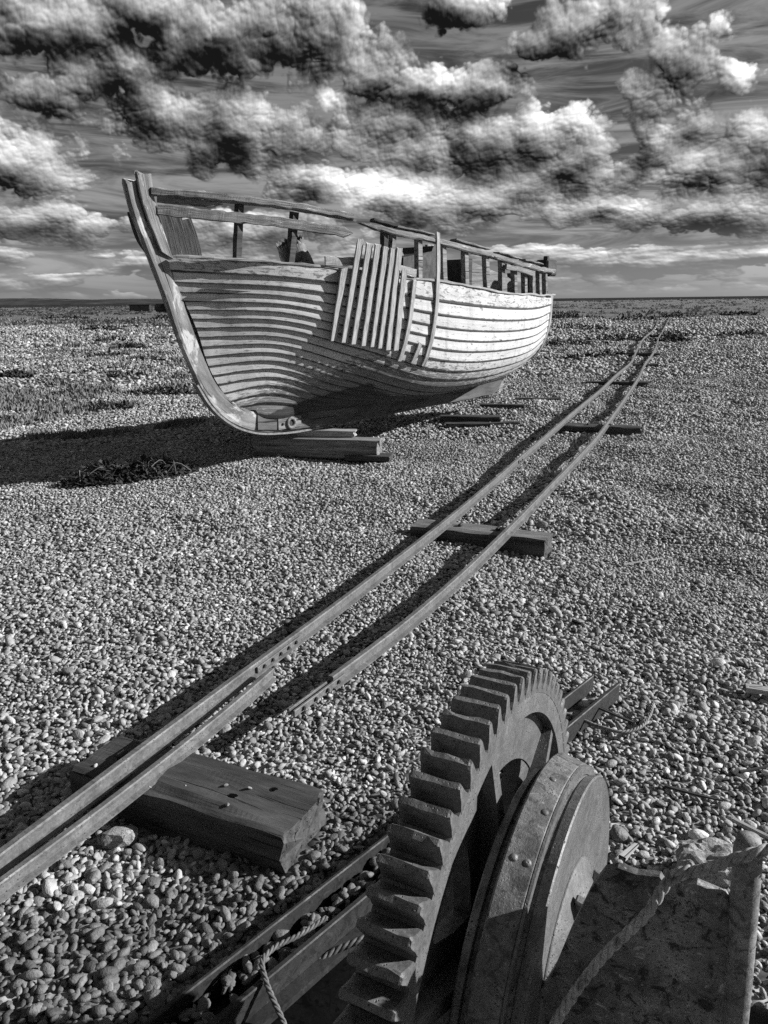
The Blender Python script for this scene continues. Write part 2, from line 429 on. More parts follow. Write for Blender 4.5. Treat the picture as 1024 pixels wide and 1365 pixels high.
def plank_paint(name, white=.57, wear=.5):
    """flaking pale paint over grey wood; UV: u metres along, v 0..1 across the plank"""
    m, nt, b = mat_base(name, .72, .25)
    L = nt.links
    oi = nt.nodes.new('ShaderNodeObjectInfo')
    tc = nt.nodes.new('ShaderNodeTexCoord')
    off = nt.nodes.new('ShaderNodeVectorMath'); off.operation = 'MULTIPLY_ADD'
    L.new(oi.outputs['Random'], off.inputs[0]); off.inputs[1].default_value = (31, 17, 0); L.new(tc.outputs['UV'], off.inputs[2])
    def uvn(sc, detail=5, rough=.62, dist=.3):
        mp = nt.nodes.new('ShaderNodeVectorMath'); mp.operation = 'MULTIPLY'; mp.inputs[1].default_value = (sc[0], sc[1], 1)
        L.new(off.outputs[0], mp.inputs[0]); return noise(nt, mp.outputs[0], 1.0, detail, rough, dist)
    grain = uvn((3.0, 14)); streak = uvn((.9, 3.0), 4); flake = uvn((11, 6), 7, .72, .6); fine = uvn((30, 30), 4)
    wood_c = ramp(nt, grain, [(.3, .07), (.7, .26)])
    paint = ramp(nt, streak, [(.25, white * .62), (.45, white * .90), (.75, white * 1.1)])
    paint = mixc(nt, .35, paint, ramp(nt, grain, [(.3, .6), (.7, 1.15)]), 'MULTIPLY')
    vst = noise(nt, coords(nt, 'Object', (9, 3, .9)), 1.0, 5, .65, .2)
    paint = mixc(nt, .75, paint, ramp(nt, vst, [(.32, .62), (.48, .97), (.7, 1.08)]), 'MULTIPLY')
    paint = mixc(nt, 1.0, paint, ramp(nt, oi.outputs['Random'], [(0, .80), (1, 1.05)]), 'MULTIPLY')
    paint = mixc(nt, .2, paint, ramp(nt, fine, [(.3, .7), (.7, 1.15)]), 'MULTIPLY')
    at = nt.nodes.new('ShaderNodeAttribute'); at.attribute_name = 'wear'
    th = nt.nodes.new('ShaderNodeMath'); th.operation = 'MULTIPLY_ADD'; L.new(at.outputs['Fac'], th.inputs[0]); th.inputs[1].default_value = .34; th.inputs[2].default_value = -.075
    s = nt.nodes.new('ShaderNodeMath'); s.operation = 'ADD'; L.new(flake, s.inputs[0]); L.new(th.outputs[0], s.inputs[1])
    c = mixc(nt, ramp(nt, s.outputs[0], [(.60, 0), (.625, 1)]), paint, wood_c)
    # shade under the hull painted in as a tarred bottom, frayed edge
    ta = nt.nodes.new('ShaderNodeAttribute'); ta.attribute_name = 'tar_shade'
    s2 = nt.nodes.new('ShaderNodeMath'); s2.operation = 'MULTIPLY_ADD'; L.new(flake, s2.inputs[0]); s2.inputs[1].default_value = .55; L.new(ta.outputs['Fac'], s2.inputs[2])
    tar_shade = ramp(nt, grain, [(.3, .014), (.75, .09)])
    c = mixc(nt, ramp(nt, s2.outputs[0], [(.72, 0), (.80, 1)]), c, tar_shade)
    # near-black uneven line along the lap seam, then nail heads
    sp = nt.nodes.new('ShaderNodeSeparateXYZ'); L.new(tc.outputs['UV'], sp.inputs[0])
    sm = nt.nodes.new('ShaderNodeMath'); sm.operation = 'MULTIPLY_ADD'; L.new(flake, sm.inputs[0]); sm.inputs[1].default_value = -.20; L.new(sp.outputs[1], sm.inputs[2])
    c = mixc(nt, ramp(nt, sm.outputs[0], [(.0, .95), (.05, 0)]), c, .02)
    fr = nt.nodes.new('ShaderNodeMath'); fr.operation = 'PINGPONG'; L.new(sp.outputs[0], fr.inputs[0]); fr.inputs[1].default_value = .045
    a1 = nt.nodes.new('ShaderNodeMath'); a1.operation = 'LESS_THAN'; L.new(fr.outputs[0], a1.inputs[0]); a1.inputs[1].default_value = .004
    a2 = nt.nodes.new('ShaderNodeMath'); a2.operation = 'COMPARE'; L.new(sp.outputs[1], a2.inputs[0]); a2.inputs[1].default_value = .07; a2.inputs[2].default_value = .035
    a3 = nt.nodes.new('ShaderNodeMath'); a3.operation = 'MULTIPLY'; L.new(a1.outputs[0], a3.inputs[0]); L.new(a2.outputs[0], a3.inputs[1])
    a4 = nt.nodes.new('ShaderNodeMath'); a4.operation = 'MULTIPLY'; L.new(a3.outputs[0], a4.inputs[0]); L.new(ramp(nt, streak, [(.4, 0), (.55, .9)]), a4.inputs[1])
    c = mixc(nt, a4.outputs[0], c, .03)
    L.new(c, b.inputs['Base Color'])
    bump(nt, b, mixc(nt, .5, grain, flake), .45, .006)
    return m
M['paint'] = plank_paint('flaking_white_paint')
M['rail_wood'] = wood('peeling_rail_timber', .05, .30, coord='UV', sc=(3, 60, 1), bstr=.9, bdist=.008, patch=(.52, (4, 25, 1), .60))
M['slat'] = wood('grey_slat_timber', .16, .44, coord='UV', sc=(4, 40, 1), bstr=.6, bdist=.005, patch=(.55, (5, 18, 1), .60))
M['stem'] = wood('worn_painted_stem', .08, .34, coord='UV', sc=(2.2, 14, 1), bstr=.9, bdist=.008, patch=(.46, (2.6, 7, 1), .52))
M['keel'] = wood('tarred_keel', .03, .16, coord='UV', sc=(2, 14, 1), bstr=.7, bdist=.008)
M['bow_wood'] = wood('rotten_bow_planking', .03, .22, coord='UV', sc=(3, 40, 1), bstr=.9, bdist=.01)

# ------------------------------------------------------------------ lie of the land
CH_D = np.array([.663, .749]); CH_P = np.array([.749, -.663]); CH_O = np.array([-.27, 1.568])   # the base channel of the winch
def chan_uv(x, y):
    dx = x - CH_O[0]; dy = y - CH_O[1]
    return dx * CH_D[0] + dy * CH_D[1], dx * CH_P[0] + dy * CH_P[1]
def sstep(a, b, x):
    t = np.clip((x - a) / (b - a), 0, 1); return t * t * (3 - 2 * t)
def zg(x, y):
    x = np.asarray(x, float); y = np.asarray(y, float)
    z = (.024 + .022 * sstep(.5, 1.5, x)) * n2(x, y, .38, 1) + .030 * n2(x, y, 1.3, 2) + .05 * n2(x, y, 4.0, 3)
    far = sstep(12, 40, y)
    z = z + far * (1 - .8 * sstep(30, 70, y)) * (.12 * n2(x, y, 11, 4) + .08 * n2(x, y, 5, 5))
    near = 1 - sstep(1.6, 3.6, np.hypot(x, y - 1.0))
    z = z * (1 - .7 * near) - .02
    u, p = chan_uv(x, y)
    pit = sstep(-.06, -.005, p) * (1 - sstep(.62, .8, p)) * (1 - sstep(.42, .62, u))
    z = z - .20 * pit
    edge = sstep(470, 600, y)          # the beach drops to the sea
    return z - 5.0 * edge

# --- ground material
def ground_mat():
    m, nt, b = mat_base('shingle_and_turf', .9, .2)
    L = nt.links
    v = coords(nt, 'Object', (1, 1, 1))
    vo = nd(nt, 'ShaderNodeTexVoronoi', Scale=17.0, Randomness=1.0); L.new(v, vo.inputs['Vector'])
    sp = nt.nodes.new('ShaderNodeSeparateColor'); L.new(vo.outputs['Color'], sp.inputs[0])
    c = ramp(nt, sp.outputs[0], [(.0, .07), (.5, .22), (.85, .38), (1.0, .55)])
    c = mixc(nt, ramp(nt, vo.outputs['Distance'], [(.35, 0), (.75, .85)]), c, .03)
    big = noise(nt, v, .35, 6, .68, .3)
    c = mixc(nt, .6, c, ramp(nt, big, [(.3, .5), (.7, 1.2)]), 'MULTIPLY')
    c = mixc(nt, .9, c, ramp(nt, noise(nt, v, 1.6, 9, .8, .3), [(.36, .25), (.5, .8), (.64, 1.25)]), 'MULTIPLY')
    # low plant cover on the left of the track
    xy = nt.nodes.new('ShaderNodeSeparateXYZ'); L.new(v, xy.inputs[0])
    e1 = nt.nodes.new('ShaderNodeMath'); e1.operation = 'MULTIPLY_ADD'; L.new(xy.outputs[1], e1.inputs[0]); e1.inputs[1].default_value = .30; e1.inputs[2].default_value = -4.5
    e2 = nt.nodes.new('ShaderNodeMath'); e2.operation = 'SUBTRACT'; L.new(e1.outputs[0], e2.inputs[0]); L.new(xy.outputs[0], e2.inputs[1])
    e3 = nd(nt, 'ShaderNodeMapRange'); e3.inputs[1].default_value = 0; e3.inputs[2].default_value = 5; L.new(e2.outputs[0], e3.inputs[0])
    pn = noise(nt, v, .7, 7, .7, .4)
    s = nt.nodes.new('ShaderNodeMath'); s.operation = 'MULTIPLY'; L.new(e3.outputs[0], s.inputs[0]); L.new(ramp(nt, pn, [(.47, 0), (.56, 1)]), s.inputs[1])
    turf = ramp(nt, noise(nt, v, 14, 5, .7), [(.3, .07), (.7, .22)])
    c = mixc(nt, s.outputs[0], c, turf)
    L.new(c, b.inputs['Base Color'])
    bump(nt, b, vo.outputs['Distance'], .9, -.03)
    return m
M['ground'] = ground_mat()
ys = np.concatenate([np.linspace(-4, 8, 150), np.geomspace(8, 620, 120)[1:]])
nxg = 181
lin = np.linspace(-1, 1, nxg)
XX = np.stack([(5 + 1.25 * max(y, 0)) * lin for y in ys]); YY = np.repeat(ys[:, None], nxg, 1)
ZZ = zg(XX, YY)
ground = mesh_obj('shingle_beach', np.stack([XX, YY, ZZ], -1).reshape(-1, 3), grid_faces(len(ys), nxg), M['ground'], recalc=False, smooth=True)
kind(ground, 'structure', 'pale shingle beach of flint pebbles running to the sea')
if ground.data.polygons[0].normal.z < 0: ground.data.flip_normals()

# --- pebbles
def pebble_mat():
    m, nt, b = mat_base('flint_pebble', .62, .3)
    L = nt.links
    oi = nt.nodes.new('ShaderNodeObjectInfo')
    c = ramp(nt, oi.outputs['Random'], [(0, .10), (.2, .19), (.5, .28), (.8, .36), (.95, .44), (1, .58)])
    v = coords(nt, 'Object', (1, 1, 1))
    ad = nt.nodes.new('ShaderNodeVectorMath'); ad.operation = 'ADD'; L.new(v, ad.inputs[0]); L.new(oi.outputs['Random'], ad.inputs[1])
    n = noise(nt, ad.outputs[0], 2.6, 5, .65, .4)
    c = mixc(nt, .65, c, ramp(nt, n, [(.3, .5), (.7, 1.3)]), 'MULTIPLY')
    st = nt.nodes.new('ShaderNodeAttribute'); st.attribute_type = 'INSTANCER'; st.attribute_name = 'painted_shade'
    c = mixc(nt, st.outputs['Fac'], c, .035)  # darkens stones that lie inside the painted shadow
    L.new(c, b.inputs['Base Color'])
    bump(nt, b, noise(nt, ad.outputs[0], 7, 3, .6), .25, .05)
    return m
M['pebble'] = pebble_mat()
protos = bpy.data.collections.new('pebble_shapes')
pebble_me = []
for k in range(10):
    bm = bmesh.new(); bmesh.ops.create_icosphere(bm, subdivisions=2, radius=.5)
    P = np.array([v.co[:] for v in bm.verts])
    sc = np.array([1, random.uniform(.5, .85), random.uniform(.32, .6)])
    d = 1 + .24 * vnoise(P * 2.4 + k * 13.7, 21) + .10 * vnoise(P * 5 + k * 7.7, 22)
    P = P * d[:, None] * sc
    P[:, 0] += .18 * P[:, 1] * random.uniform(-1, 1)
    for v, q in zip(bm.verts, P): v.co = q
    for f in bm.faces: f.smooth = True
    me = bpy.data.meshes.new('pebble'); bm.to_mesh(me); bm.free(); me.materials.append(M['pebble'])
    pebble_me.append(me)
    protos.objects.link(bpy.data.objects.new('pebble_%02d' % k, me))

SLEEPERS = [  # centre x, y, azimuth dir, length, width, height exposed, top z
    ((-.625, 2.165), (.906, -.423), .84, .25, .20, .115),
    ((.645, 4.94), (.922, -.387), .94, .22, .18, .115),
    ((2.62, 9.22), (.967, -.257), .95, .20, .16, .115),
    ((4.36, 14.36), (.972, -.236), 1.15, .20, .14, .10),
    ((5.98, 18.25), (.985, -.17), .95, .20, .14, .10),
    ((7.15, 21.9), (.96, -.28), 1.2, .22, .14, .10),
]
pts, siz = [], []
def scatter(y0, y1, spacing, smin, smax, margin):
    yy = np.arange(y0, y1, spacing); out = []
    for y in yy:
        w = .56 * y + margin
        x = np.arange(-w, w, spacing)
        out.append(np.stack([x, np.full_like(x, y)], -1))
    q = np.concatenate(out); q += rng.uniform(-.62, .62, q.shape) * spacing
    s = np.exp(rng.normal(math.log(math.sqrt(smin * smax)), math.log(smax / smin) / 4.2, len(q)))
    s = np.clip(s, smin * .7, smax * 1.7)
    pts.append(q); siz.append(s)
scatter(.5, 4.2, .0165, .013, .043, .9)
scatter(4.2, 5.0, .0195, .017, .044, 1.0)
scatter(5.0, 9.0, .0235, .020, .048, 1.2)
scatter(9.0, 16, .040, .038, .078, 1.5)
scatter(16, 30, .085, .08, .15, 2)
scatter(30, 62, .17, .14, .28, 3)
Q = np.concatenate(pts); S = np.concatenate(siz)
# patches of coarser and finer stones
S *= 1 + .22 * n2(Q[:, 0], Q[:, 1], .8, 31)
big = rng.random(len(S)) < .010; S[big & (Q[:, 1] < 9)] *= 1.6
u_, p_ = chan_uv(Q[:, 0], Q[:, 1])
keep = np.ones(len(Q), bool)
keep &= ~((np.abs(p_) < .075) & (u_ < 1.75))                          # the channel itself
keep &= ~((p_ > .05) & (p_ < .66) & (u_ < .48))                       # the winch pit
for (cx, cy), (dx, dy), L_, W_, H_, tz in SLEEPERS:
    a = (Q[:, 0] - cx) * dx + (Q[:, 1] - cy) * dy; b = -(Q[:, 0] - cx) * dy + (Q[:, 1] - cy) * dx
    keep &= ~((np.abs(a) < L_ / 2 + .005) & (np.abs(b) < W_ / 2 + .005))
# thin the stones where turf grows
turf_side = sstep(0, 5, .30 * Q[:, 1] - 4.5 - Q[:, 0]) * sstep(9, 14, Q[:, 1])
keep &= rng.random(len(Q)) > turf_side * np.clip(.42 + .9 * n2(Q[:, 0], Q[:, 1], 1.5, 33), 0, .9)
Q = Q[keep]; S = S[keep]
Z = zg(Q[:, 0], Q[:, 1]) + rng.uniform(-.12, .34, len(S)) * S
# pebbles lying in the channel
nc = 420
uc = rng.uniform(-.75, 1.5, nc); pc = rng.uniform(-.042, .042, nc)
Q = np.concatenate([Q, CH_O + uc[:, None] * CH_D + pc[:, None] * CH_P]); sc_ = rng.uniform(.022, .05, nc)
S = np.concatenate([S, sc_]); Z = np.concatenate([Z, .012 + rng.uniform(0, .022, nc)])
sl = SLEEPERS[0]; na_ = 9; ua = rng.uniform(-.38, .38, na_); ub = rng.uniform(-.11, .11, na_)
Q = np.concatenate([Q, np.stack([sl[0][0] + ua * sl[1][0] - ub * sl[1][1], sl[0][1] + ua * sl[1][1] + ub * sl[1][0]], -1)]); ssm = rng.uniform(.007, .022, na_)
S = np.concatenate([S, ssm]); Z = np.concatenate([Z, sl[5] + .28 * ssm])
n = len(S)
rot = np.stack([rng.normal(0, .38, n), rng.normal(0, .38, n), rng.uniform(0, 2 * math.pi, n)], -1)
scl = S[:, None] * np.stack([np.ones(n), rng.uniform(.85, 1.15, n), rng.uniform(.8, 1.25, n)], -1)
idx = rng.integers(0, 10, n)
# the 300 that show largest are stones of their own
cm = np.array(cam.matrix_world.inverted())
P3 = np.stack([Q[:, 0], Q[:, 1], Z, np.ones(n)], -1) @ cm.T
dep = -P3[:, 2]; fx = P3[:, 0] / dep; fy = P3[:, 1] / dep
inview = (dep > .3) & (np.abs(fx) < .49) & (np.abs(fy) < .655)
hidden = (fx > -.10) & (fx < .27) & (fy < -.22)                        # behind the winch
score = np.where(inview & ~hidden & (Z - zg(Q[:, 0], Q[:, 1]) > .02 * S), S / dep, 0)
best = np.argsort(-score)[:300]
# cast shadow left of the winch, painted into the stone colours
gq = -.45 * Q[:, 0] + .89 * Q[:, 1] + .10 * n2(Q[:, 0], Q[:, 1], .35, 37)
painted_shade = (1 - sstep(1.93, 2.04, gq)) * (1 - sstep(-.1, .35, Q[:, 0] - .5 * (Q[:, 1] - 1.6))) * .62 * (Q[:, 1] < 3)
for j in best:
    o = bpy.data.objects.new('stone', pebble_me[idx[j]])
    o.location = (Q[j, 0], Q[j, 1], Z[j]); o.rotation_euler = rot[j]; o.scale = scl[j]; o.parent = ground; o['painted_shade'] = float(painted_shade[j])
    COL.objects.link(o)
rest = np.ones(n, bool); rest[best] = False
pm = bpy.data.meshes.new('pebbles'); pm.from_pydata(np.stack([Q[:, 0], Q[:, 1], Z], -1)[rest].tolist(), [], [])
for nm, arr in (('rot', rot[rest]), ('scl', scl[rest])):
    a = pm.attributes.new(nm, 'FLOAT_VECTOR', 'POINT'); a.data.foreach_set('vector', arr.astype(np.float32).ravel())
a = pm.attributes.new('painted_shade', 'FLOAT', 'POINT'); a.data.foreach_set('value', painted_shade[rest].astype(np.float32))
a = pm.attributes.new('idx', 'INT', 'POINT'); a.data.foreach_set('value', idx[rest].astype(np.int32))
pebbles = bpy.data.objects.new('pebbles', pm); COL.objects.link(pebbles); pebbles.parent = ground
pebbles['kind'] = 'stuff'
ng = bpy.data.node_groups.new('pebble_scatter', 'GeometryNodeTree')
ng.interface.new_socket('Geometry', in_out='INPUT', socket_type='NodeSocketGeometry')
ng.interface.new_socket('Geometry', in_out='OUTPUT', socket_type='NodeSocketGeometry')
gi = ng.nodes.new('NodeGroupInput'); go = ng.nodes.new('NodeGroupOutput')
ci = ng.nodes.new('GeometryNodeCollectionInfo'); ci.inputs['Collection'].default_value = protos
ci.inputs['Separate Children'].default_value = True; ci.inputs['Reset Children'].default_value = True
ip = ng.nodes.new('GeometryNodeInstanceOnPoints'); ip.inputs['Pick Instance'].default_value = True
def attr(nm, typ):
    q = ng.nodes.new('GeometryNodeInputNamedAttribute'); q.data_type = typ; q.inputs['Name'].default_value = nm; return q.outputs[0]
e2r = ng.nodes.new('FunctionNodeEulerToRotation'); ng.links.new(attr('rot', 'FLOAT_VECTOR'), e2r.inputs[0])
ng.links.new(gi.outputs[0], ip.inputs['Points']); ng.links.new(ci.outputs[0], ip.inputs['Instance'])
ng.links.new(attr('idx', 'INT'), ip.inputs['Instance Index']); ng.links.new(e2r.outputs[0], ip.inputs['Rotation'])
ng.links.new(attr('scl', 'FLOAT_VECTOR'), ip.inputs['Scale']); ng.links.new(ip.outputs[0], go.inputs[0])
md = pebbles.modifiers.new('scatter', 'NODES'); md.node_group = ng
print('pebbles', n)

# --- sea and the far shore
def sea_mat():
    m, nt, b = mat_base('dark_choppy_sea', 1.0, .0)
    v = coords(nt, 'Object', (.02, .008, 1))
    g = noise(nt, v, 1.0, 6, .7, .4)
    c = ramp(nt, g, [(.35, .015), (.62, .045), (.70, .30), (.74, .5)])
    nt.links.new(c, b.inputs['Base Color']); bump(nt, b, noise(nt, coords(nt, 'Object', (.3, .12, 1)), 1.0, 5, .6), 1.0, .6)
    return m
sea = mesh_obj('sea', [(-16000, 200, -3), (16000, 200, -3), (16000, 22000, -3), (-16000, 22000, -3)], [(0, 1, 2, 3)], sea_mat(), recalc=False)
kind(sea, 'structure', 'dark sea along the horizon')
m, nt, b = mat_base('far_hill_scrub', 1.0, 0.0)
nt.links.new(ramp(nt, noise(nt, coords(nt, 'Object', (.004, .004, .02)), 1, 6, .7), [(.3, .02), (.65, .07), (.75, .25)]), b.inputs['Base Color'])
M['hill'] = m
hx = np.linspace(-6200, -900, 160); rows = [0, .25, .6, 1.0, 1.3]
hv = []
prof = (58 + 24 * vnoise(np.stack([hx / 900, hx * 0, hx * 0], -1), 5) + 9 * vnoise(np.stack([hx / 210, hx * 0, hx * 0], -1), 6)) * sstep(-900, -2400, hx) + 2
for i, x in enumerate(hx):
    for r in rows:
        hgt = prof[i] * (1 - (1 - min(r, 1)) ** 2) * (1 if r <= 1 else .6)
        hv.append((x, 7200 + 900 * r, -3 + hgt + 3 * lattice(np.array([i]), np.array([int(r * 10)]), np.array([0]), 3)[0]))
hills = mesh_obj('hills', hv, grid_faces(len(hx), len(rows)), M['hill'], smooth=True)
kind(hills, 'structure', 'low hills across the bay')

# --- turf: low plant cover nobody could count
m, nt, b = mat_base('dry_turf', .9, .1)
nt.links.new(ramp(nt, noise(nt, coords(nt, 'Object', (1, 1, 1)), 3.0, 5, .7), [(.3, .06), (.7, .24)]), b.inputs['Base Color']); M['turf'] = m
def turf_mesh(nt_):
    yq = 9.5 * (90 / 9.5) ** rng.random(nt_); xq = (.30 * yq - 4.2) - rng.random(nt_) ** 1.3 * (.30 * yq - 4.2 + .66 * yq + 2)
    ok = (n2(xq, yq, .7, 33) + .5 * n2(xq, yq, 3, 34) > .25); xq = xq[ok]; yq = yq[ok]; k = len(xq)
    zq = zg(xq, yq); nb = 9
    a = rng.uniform(0, 2 * math.pi, (k, nb)); r = rng.uniform(.0, .10, (k, nb)) * (1 + yq[:, None] / 22); h = rng.uniform(.025, .075, (k, nb)) * (1 + yq[:, None] / 30)
    w = rng.uniform(.008, .02, (k, nb)) * (1 + yq[:, None] / 12)
    bx = xq[:, None] + r * np.cos(a); by = yq[:, None] + r * np.sin(a); bz = np.repeat(zq[:, None], nb, 1) - .005
    a2 = rng.uniform(0, 2 * math.pi, (k, nb)); cx, sx = np.cos(a2), np.sin(a2)
    V = np.stack([np.stack([bx - w * cx, by - w * sx, bz], -1), np.stack([bx + w * cx, by + w * sx, bz], -1), np.stack([bx + rng.normal(0, .025, (k, nb)), by + rng.normal(0, .025, (k, nb)), bz + h], -1)], 2)
    V = V.reshape(-1, 3); me = bpy.data.meshes.new('turf'); nfa = len(V) // 3
    me.vertices.add(len(V)); me.vertices.foreach_set('co', V.astype(np.float32).ravel())
    me.loops.add(len(V)); me.loops.foreach_set('vertex_index', np.arange(len(V), dtype=np.int32))
    me.polygons.add(nfa); me.polygons.foreach_set('loop_start', np.arange(0, len(V), 3, dtype=np.int32)); me.update(); me.validate()
    me.materials.append(M['turf']); return me
turf = bpy.data.objects.new('turf', turf_mesh(26000)); COL.objects.link(turf)
kind(turf, 'stuff', 'thin low turf growing through the shingle left of the track')

def far_scrub(nq):
    r = rng
    yq = 52 * (480 / 52) ** r.random(nq); xq = r.uniform(-.60, .60, nq) * yq
    ok = r.random(nq) < np.where(xq > .22 * yq, .45, 1.0) * np.clip(.55 + 1.2 * n2(xq, yq, 14, 35), .05, 1); xq = xq[ok]; yq = yq[ok]; k = len(xq)
    zq = zg(xq, yq) - .02; nb = 6; far_ = 1 + yq[:, None] / 160
    bx = xq[:, None] + r.normal(0, .30, (k, nb)) * far_; by = yq[:, None] + r.normal(0, .3, (k, nb)) * far_
    w = r.uniform(.06, .22, (k, nb)) * far_; h = r.uniform(.05, .20, (k, nb)) * far_
    bz = np.repeat(zq[:, None], nb, 1)
    V = np.stack([np.stack([bx - w, by, bz], -1), np.stack([bx + w, by + .2 * w, bz], -1), np.stack([bx + r.normal(0, .06, (k, nb)), by + .3 * w, bz + h], -1)], 2).reshape(-1, 3)
    me = bpy.data.meshes.new('scrub'); nfa = len(V) // 3
    me.vertices.add(len(V)); me.vertices.foreach_set('co', V.astype(np.float32).ravel())
    me.loops.add(len(V)); me.loops.foreach_set('vertex_index', np.arange(len(V), dtype=np.int32))
    me.polygons.add(nfa); me.polygons.foreach_set('loop_start', np.arange(0, len(V), 3, dtype=np.int32)); me.update(); me.validate()
    m, nt, b = mat_base('far_scrub_leaf', .9, .1); gm = nt.nodes.new('ShaderNodeNewGeometry')
    nt.links.new(ramp(nt, gm.outputs['Random Per Island'], [(0, .04), (.6, .13), (1, .34)]), b.inputs['Base Color']); me.materials.append(m); return me
scrub = bpy.data.objects.new('scrub', far_scrub(5200)); COL.objects.link(scrub)
kind(scrub, 'stuff', 'low scrub speckling the far shingle up to the skyline')

# ------------------------------------------------------------------ the boat (local x aft, local y to starboard, z up)
BOAT_RZ = R_(49)
boat = empty('fishing_boat', (-.574, 8.341, 0), BOAT_RZ); boat.scale = (1.06, 1, 1)
tag(boat, 'derelict clinker-built white wooden fishing boat propped upright on timber blocks', 'boat')
NSTR = 17
Wt = np.ones(NSTR); Wt[-1] = 1.7; Wt[-2] = 1.2; Wt[-3] = 1.1
VB = np.concatenate([[0], np.cumsum(Wt) / Wt.sum()])
BOW = np.array([(s, .045, z) for s, z in [(-1.05, .58), (-1.22, .655), (-1.34, .76), (-1.45, .93), (-1.52, 1.10), (-1.58, 1.33), (-1.65, 1.51), (-1.76, 1.75), (-1.84, 1.99)]])
STN = [(-1.0, [(.05, .545), (.085, .61), (.16, .77), (.32, 1.12), (.475, 1.54), (.585, 1.925)]),
       (-.3, [(.05, .5), (.13, .555), (.34, .70), (.62, 1.02), (.79, 1.43), (.865, 1.865)]),
       (.7, [(.05, .47), (.34, .52), (.74, .65), (.96, .92), (1.03, 1.32), (1.04, 1.765)]),
       (1.6, [(.05, .47), (.36, .53), (.76, .64), (.97, .88), (1.05, 1.29), (1.035, 1.685)]),
       (2.5, [(.05, .49), (.25, .57), (.62, .69), (.86, .91), (.96, 1.28), (.935, 1.645)]),
       (3.2, [(.035, .50), (.16, .64), (.36, .765), (.56, .91), (.70, 1.17), (.76, 1.655)])]
VEXP = [.84, .85, .97, 1.07, 1.07, 1.05, 1.0]          # strakes narrow towards the stem head
def resample(P, v):
    P = np.asarray(P, float); q = spline(np.linspace(0, 1, len(P)), P, np.linspace(0, 1, 40 * len(P)))
    L = np.concatenate([[0], np.cumsum(np.linalg.norm(np.diff(q, axis=0), axis=1))]); L /= L[-1]
    return np.stack([np.interp(v, L, q[:, k]) for k in range(3)], -1)
def hull_lines(v, nt_=54):
    v = np.atleast_1d(v)
    v = np.clip(v, 0, 1)
    cols = np.array([resample(BOW, v ** VEXP[0])] + [resample([(s, y, z) for y, z in sec], v ** e) for (s, sec), e in zip(STN, VEXP[1:])])
    out = []
    for k in range(len(v)):
        p = cols[:, k]; d = np.concatenate([[0], np.cumsum(np.linalg.norm(np.diff(p, axis=0), axis=1))]); d /= d[-1]
        out.append(spline(d, p, np.linspace(0, 1, nt_)))
    return np.array(out)                       # (v, along, 3) with y to port
def port(p, side=1):                           # to boat-local axes
    p = np.array(p, float); p[..., 1] *= -side; return p

